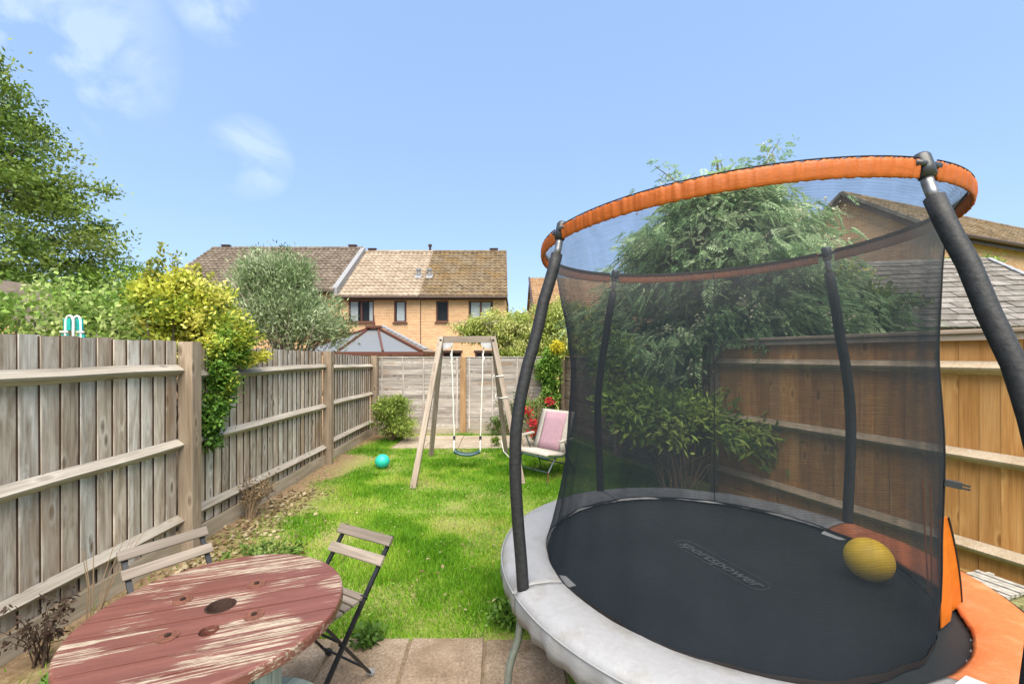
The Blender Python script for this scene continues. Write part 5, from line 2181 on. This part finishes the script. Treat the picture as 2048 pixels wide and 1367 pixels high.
for tx, ty, tz in ((4.25, 6.5, 5.05), (4.05, 6.45, 4.95), (3.35, 6.5, 4.75), (3.75, 6.5, 4.7), (2.35, 6.5, 4.68), (2.55, 6.4, 4.45), (1.98, 6.5, 4.2), (2.9, 6.5, 4.4), (4.45, 6.5, 5.05)):
    dx, dy = tx - 3.5, ty - 6.5
    for t in np.linspace(.2, 1, 34):
        sp_r = .05 + .10 * (1 - t)
        P.append(np.array((3.5 + dx * t, 6.5 + dy * t, 3.7 + (tz - 3.7) * t + .10 * math.sin(t * 3))) + rng.normal(0, sp_r, 3))
        D.append(np.array((dx, 0, -.1)) + rng.normal(0, .5, 3))
        Lh.append(rng.uniform(.07, .15))
        Wc.append(.3 + .4 * rng.random())
P, D, Lh = np.array(P), unit(np.array(D)), np.array(Lh)
Nn = unit(np.array([0, 0, 1.0]) + rng.normal(0, .35, (len(P), 3)))
S = unit(np.cross(D, Nn))
wcl = np.clip(np.array(Wc) * .8 + rng.normal(.1, .15, len(P)), 0, 1)
LP, LD, LL, LN, LW = [], [], [], [], []
for k in range(6):
    t = k / 6
    for sd in (-1, 1):
        LP.append(P + D * (Lh * t)[:, None] + np.array([0, 0, -.05]) * t * t)
        LD.append(unit(D * .75 + S * sd * .66 + np.array([0, 0, -.12])))
        LL.append(Lh * (.52 - .30 * t))
        LN.append(Nn)
        LW.append(wcl)
LP.append(P + D * (Lh * .8)[:, None] - np.array([0, 0, .03]))
LD.append(D - np.array([0, 0, .2]))
LL.append(Lh * .4)
LN.append(Nn)
LW.append(wcl)
LP, LD, LL, LN, LW = np.concatenate(LP), np.concatenate(LD), np.concatenate(LL), np.concatenate(LN), np.concatenate(LW)
colr = palette([(.08, .155, .07), (.18, .31, .14), (.32, .45, .23), (.48, .58, .36)], LW * .8 + rng.random(len(LW)) * .2, .12)
me = leaf_mesh('fronds', LP - np.array(wloc(cf_)), LD, LN, LL, LL * .19 + .006, colr)
link('fronds', me, M_needle, cf_)
cc_ = []
while len(cc_) < 150:
    h = rng.uniform(1.2, 4.0)
    az = rng.uniform(0, 2 * math.pi)
    rr = np.interp(h, HZ, HR) * rng.uniform(.2, .72)
    cc_.append((ctr[0] + rr * math.cos(az), ctr[1] + rr * math.sin(az), h))
foliage('inner_fronds', cf_, np.array(cc_), 95, .15, (.13, .05), [(.04, .085, .04), (.09, .16, .07)], M_needle, core=(ctr[0], ctr[1], 3.0), droop=.6)
sel = rng.choice(len(P), 330, replace=False)
CP = np.repeat(P[sel] + D[sel] * .1, 26, 0) + rng.normal(0, .06, (330 * 26, 3)) - np.array([0, 0, .02])
me = leaf_mesh('cones', CP - np.array(wloc(cf_)), rng.normal(size=CP.shape), rng.normal(size=CP.shape), .036, .032, palette([(.40, .38, .25), (.70, .67, .50)], rng.random(len(CP)), .1))
link('cones', me, M_needle, cf_)
q = MB()
q.tube([(3.32, 6.5, 0), (3.32, 6.5, 2), (3.32, 6.5, 4.1)], [.16, .11, .03], 8)
for i in range(0, len(P), 110):
    p = P[i]
    h = max(.8, p[2] - .1)
    q.tube([(3.32, 6.5, h - .25), ((3.32 + p[0]) / 2, (6.5 + p[1]) / 2, h + .02), tuple(p)], [.022, .014, .006], 5)
for tx, ty, tz in ((4.25, 6.5, 5.0), (3.75, 6.5, 4.65), (2.35, 6.5, 4.6), (1.98, 6.5, 4.15), (3.35, 6.5, 4.7)):
    q.tube([(3.5, 6.5, 3.6), ((3.5 + tx) / 2, 6.5, (3.6 + tz) / 2 + .08), (tx, ty, tz)], [.02, .013, .005], 5)
q.build('trunk', M_bark, cf_, smooth=True)

# nandina-like shrub inside the right fence
na_ = thing('bamboo_like_shrub', 'airy shrub with long pointed leaves behind the net by the right fence', 'shrub', (2.1, 5.1, 0))
c1 = np.concatenate([clusters_in((2.05, 5.0, 1.0), (.72, .5, .34), 90, .4), clusters_in((2.7, 4.65, .82), (.38, .2, .22), 24, .4), clusters_in((1.55, 5.3, 1.2), (.4, .35, .3), 40, .4), clusters_in((1.5, 5.6, 1.7), (.35, .3, .3), 24, .4)])
foliage('leaves', na_, c1, 34, .085, (.105, .032), [(.07, .13, .024), (.14, .25, .04), (.26, .38, .06), (.42, .48, .12)], M_leaf, core=(2.1, 5.1, .9), droop=.25)
q = MB()
for i in range(34):
    a = random.uniform(0, 6.28)
    b_ = (2.1 + .16 * math.cos(a), 5.1 + .14 * math.sin(a), 0)
    e_ = c1[random.randrange(len(c1))]
    q.tube([b_, (b_[0] * .7 + e_[0] * .3, b_[1] * .7 + e_[1] * .3, .45), tuple(e_)], [.009, .007, .003], 5)
q.build('stems', M_dry, na_)

# shrub over the right fence and its low neighbour
sr = thing('shrub', 'dark shrub with yellow green top behind the right fence beside the conifer', 'shrub', (5.1, 5.6, 0))
c1 = clusters_in((4.65, 5.75, 2.05), (.75, .6, .85), 150, .5, .3)
foliage('leaves', sr, c1, 85, .085, (.07, .036), [(.04, .075, .016), (.08, .14, .026), (.18, .26, .05), (.52, .52, .16)], M_leaf, core=(4.72, 5.75, 1.5), cw=np.clip((c1[:, 2] - 1.9) * .9 + rng.normal(0, .12, len(c1)), 0, 1), droop=0)
trunk(sr, (4.75, 5.7, 0), (4.72, 5.75, 1.9), .06, .03, [tuple(c) for c in c1[::6]], .02)
s2 = thing('shrub', 'small tuft of bright leaves above the grey garage roof', 'shrub', (13.2, 13.3, 0))
c1 = np.concatenate([clusters_in((12.8, 12.2, 4.30), (.5, .3, .16), 18, .3), clusters_in((13.9, 12.2, 4.38), (.35, .3, .12), 9, .3)])
foliage('leaves', s2, c1, 30, .08, (.12, .06), [(.10, .18, .02), (.24, .34, .05)], M_leaf, droop=-.3)
q = MB()
branches(q, (13.2, 13.3, 0), [tuple(c) for c in c1[::3]], .05, .01, .1)
q.build('stems', M_bark, s2)


# dead weeds along the left fence
def weed(label, x, y, n, h, spread, mat, heads=True, lean=(0, 0), hc=((.04, .025, .018), (.10, .065, .045))):
    w = thing('dead_weed', label, 'weed', (x, y, 0))
    q_ = MB()
    tips = []
    for i in range(n):
        a = random.uniform(0, 6.28)
        s_ = random.uniform(.2, 1) * spread
        e_ = Vector((x + lean[0] + s_ * math.cos(a), y + lean[1] + s_ * math.sin(a), h * random.uniform(.5, 1)))
        m_ = Vector((x + (e_.x - x) * .4, y + (e_.y - y) * .4, e_.z * .6))
        q_.tube([(x + random.uniform(-.03, .03), y + random.uniform(-.03, .03), 0), m_, e_], [.004, .003, .0015], 4)
        tips.append(e_)
        tips.append(m_.lerp(e_, random.random()))
    q_.build('stems', mat, w)
    if heads:
        foliage('withered_leaves', w, np.array([tuple(t) for t in tips]), 7, .022, (.035, .018), list(hc), M_leaf, droop=.6)
    return w


weed('dark withered weed at the foot of the left fence beside the red table', -2.55, 2.36, 20, .36, .17, M_dead)
weed('tawny dead grass stalks leaning on the left fence beyond the post', -2.62, 4.42, 46, .40, .20, M_dry, True, (-.02, .16), ((.14, .095, .055), (.34, .25, .14)))
weed('long bent dry stalks between the red table and the left fence', -2.45, 2.55, 9, .62, .30, M_dry, False, (-.1, .2))

lw = []
for nm_, lab, cc, rr, nn_, col_ in (
        ('weed', 'green weed in the paving joint beside the right folding chair', (-.79, 2.52, .04), (.06, .05, .05), 12, [(.05, .11, .02), (.10, .20, .03)]),
        ('weed', 'leafy weed patch on bare soil behind the red table', (-1.95, 3.55, .05), (.34, .22, .05), 34, [(.06, .12, .02), (.13, .22, .04), (.24, .30, .10)]),
        ('weed', 'green weed tuft in the corner left of the red table', (-2.22, 2.12, .06), (.16, .16, .06), 20, [(.07, .15, .02), (.14, .26, .03)]),
        ('weed', 'leafy weed clump where trampoline leg meets paving and lawn', (.05, 2.72, .06), (.16, .12, .07), 26, [(.06, .13, .02), (.13, .24, .03)]),
        ('weed', 'upright green weed on the far paving under the swing', (-.12, 7.95, .10), (.05, .05, .12), 10, [(.10, .18, .03), (.20, .28, .05)])):
    w = thing(nm_, lab, 'weed', (cc[0], cc[1], 0))
    foliage('leaves', w, clusters_in(cc, rr, nn_, .3, .01), 26, .022, (.045, .022), col_, M_leaf, droop=-.2)


# ------------------------------------------------------------------ grass
def vnoise(x, y, s, seed):
    r_ = np.random.default_rng(seed)
    G = r_.random((96, 96))
    u_, v_ = (x * s + 40) % 95, (y * s + 40) % 95
    i, j = u_.astype(int), v_.astype(int)
    fu, fv = u_ - i, v_ - j
    fu, fv = fu * fu * (3 - 2 * fu), fv * fv * (3 - 2 * fv)
    return (G[i, j] * (1 - fu) + G[i + 1, j] * fu) * (1 - fv) + (G[i, j + 1] * (1 - fu) + G[i + 1, j + 1] * fu) * fv


def grass_area(n, x0, x1, y0, y1):
    x, y = rng.uniform(x0, x1, n), rng.uniform(y0, y1, n)
    pn = vnoise(x, y, 1.3, 1) * .6 + vnoise(x, y, 3.7, 2) * .4
    edge = -2.32 + (vnoise(x, y, 1.6, 3) - .5) * .8 - .08 * np.maximum(0, y - 5)
    dens = np.clip((x - edge) * 2.4, 0.03, 1) * np.clip(.35 + (pn - .25) * 2.2, .12, 1)
    # worn patch near the turquoise ball, none on the paving
    dens *= 1 - .85 * np.exp(-(((x + 2.2) / .55) ** 2 + ((y - 6.6) / .35) ** 2))
    dens *= ~((x > -2.46) & (x < .345) & (y < 2.57 + .05 * (vnoise(x, y, 6, 9) - .5)))
    dens *= ~((x > -2.02) & (x < 1.02) & (y > 7.76 + .10 * (vnoise(x, y, 5, 8) - .3)) & (y < 9.0)) * 1.0
    fx = 3.35 - .34 / .94 * (y - 3.23)
    dens *= (x < fx - .05) & (x > FX + .05) & (y < 9.15)
    k = rng.random(n) < dens
    return x[k], y[k], pn[k]


gx, gy, gp = [], [], []
for n_, a_ in ((170000, (-2.75, 1.4, 2.45, 4.6)), (150000, (-2.75, 2.9, 4.4, 7.0)), (70000, (-2.75, 2.4, 6.8, 9.15)), (26000, (.34, 3.4, 1.3, 2.6)), (9000, (1.3, 3.2, 2.6, 4.6)), (3000, (-2.74, -2.45, 1.2, 2.5))):
    a, b, c = grass_area(n_, *a_)
    gx.append(a); gy.append(b); gp.append(c)
gx, gy, gp = np.concatenate(gx), np.concatenate(gy), np.concatenate(gp)
dk = np.clip((vnoise(gx, gy, 1.9, 21) * .65 + vnoise(gx, gy, 6.0, 22) * .35 - .49) * 3.6 * np.clip((gy - 2.9) * .8, .25, 1), 0, 1)
keep = rng.random(len(gx)) > .45 * dk
gx, gy, gp = gx[keep], gy[keep], gp[keep]
n = len(gx)
hgt = rng.uniform(.016, .046, n) * (.55 + 1.1 * gp) * (1 + .8 * (vnoise(gx, gy, 2.1, 5) > .68))
wid = rng.uniform(.004, .0075, n) * (1 + .12 * np.maximum(0, gy - 3.5))
th = rng.uniform(0, 2 * np.pi, n)
ln_ = rng.uniform(.15, .9, n) * hgt
ph = rng.uniform(0, 2 * np.pi, n)
base = np.stack([gx, gy, np.zeros(n)], 1)
sv = np.stack([np.cos(th), np.sin(th), np.zeros(n)], 1) * wid[:, None] / 2
lv = np.stack([np.cos(ph), np.sin(ph), np.zeros(n)], 1) * ln_[:, None]
tipv = base + lv + np.array([0, 0, 1]) * hgt[:, None]
V = np.stack([base - sv, base + sv, tipv], 1).reshape(-1, 3)
F = np.arange(n * 3).reshape(n, 3)
dry = np.clip((vnoise(gx, gy, 1.9, 21) * .65 + vnoise(gx, gy, 6.0, 22) * .35 - .49) * 3.6 * np.clip((gy - 2.9) * .8, .25, 1), 0, 1)
wv = np.clip(.62 - gp * .75 + rng.normal(0, .17, n) + .15 + .62 * dry, 0, 1)
gc = palette([(.05, .165, .006), (.10, .26, .010), (.17, .36, .018), (.29, .42, .045), (.50, .46, .18)], wv * .82, .12)
gc = np.concatenate([gc, np.ones((n, 1))], 1)
gm = fast_mesh('lawn_grass', V, F, np.repeat(gc, 3, 0))
gro = link('lawn_grass', gm, M_grass)
tag(gro, 'patchy bright green lawn grass between the two side fences', 'grass', kind='stuff')

# clover and small broad weeds among the grass
n = 5200
kx, ky = rng.uniform(-2.5, 1.6, n), rng.uniform(2.55, 6.0, n)
kk = (vnoise(kx, ky, 2.6, 31) > .56) & ~((ky < 2.58) & (kx < .345))
kx, ky = kx[kk], ky[kk]
n = len(kx)
cme = leaf_mesh('clover', np.stack([kx, ky, rng.uniform(.012, .04, n)], 1), np.stack([rng.normal(size=n), rng.normal(size=n), rng.normal(0, .2, n)], 1), unit(np.array([0, 0, 1.0]) + rng.normal(0, .3, (n, 3))), rng.uniform(.012, .026, n), rng.uniform(.012, .022, n), palette([(.06, .15, .015), (.12, .25, .03), (.22, .34, .07)], rng.random(n), .12))
tag(link('clover', cme, M_leaf), 'small round clover leaves mixed into the lawn', 'clover', kind='stuff')

# fallen leaves on the bare soil and lawn
lx = np.concatenate([rng.normal(-2.44, .2, 1100), rng.uniform(-2.4, 1.0, 300)])
ly = np.concatenate([rng.uniform(2.5, 5.4, 1100), rng.uniform(2.7, 7.4, 300)])
k = (lx > FX + .06)
lx, ly = lx[k], ly[k]
n = len(lx)
big = np.where(lx < -1.7, 1.0, .6)
lp = np.stack([lx, ly, np.where(lx < -1.9, .008, .035) + rng.uniform(0, .012, n)], 1)
ld = np.stack([rng.normal(size=n), rng.normal(size=n), rng.normal(0, .25, n)], 1)
lnr = unit(np.array([0, 0, 1.0]) + rng.normal(0, .3, (n, 3)))
lcol = palette([(.15, .095, .045), (.33, .25, .13), (.48, .42, .28)], rng.random(n), .15)
lme = leaf_mesh('fallen_leaves', lp, ld, lnr, rng.uniform(.025, .075, n) * big, rng.uniform(.018, .048, n) * big, lcol)
flv = link('fallen_leaves', lme, M_leaf)
tag(flv, 'pale dry leaves scattered over the bare soil by the left fence', 'leaves', kind='stuff')
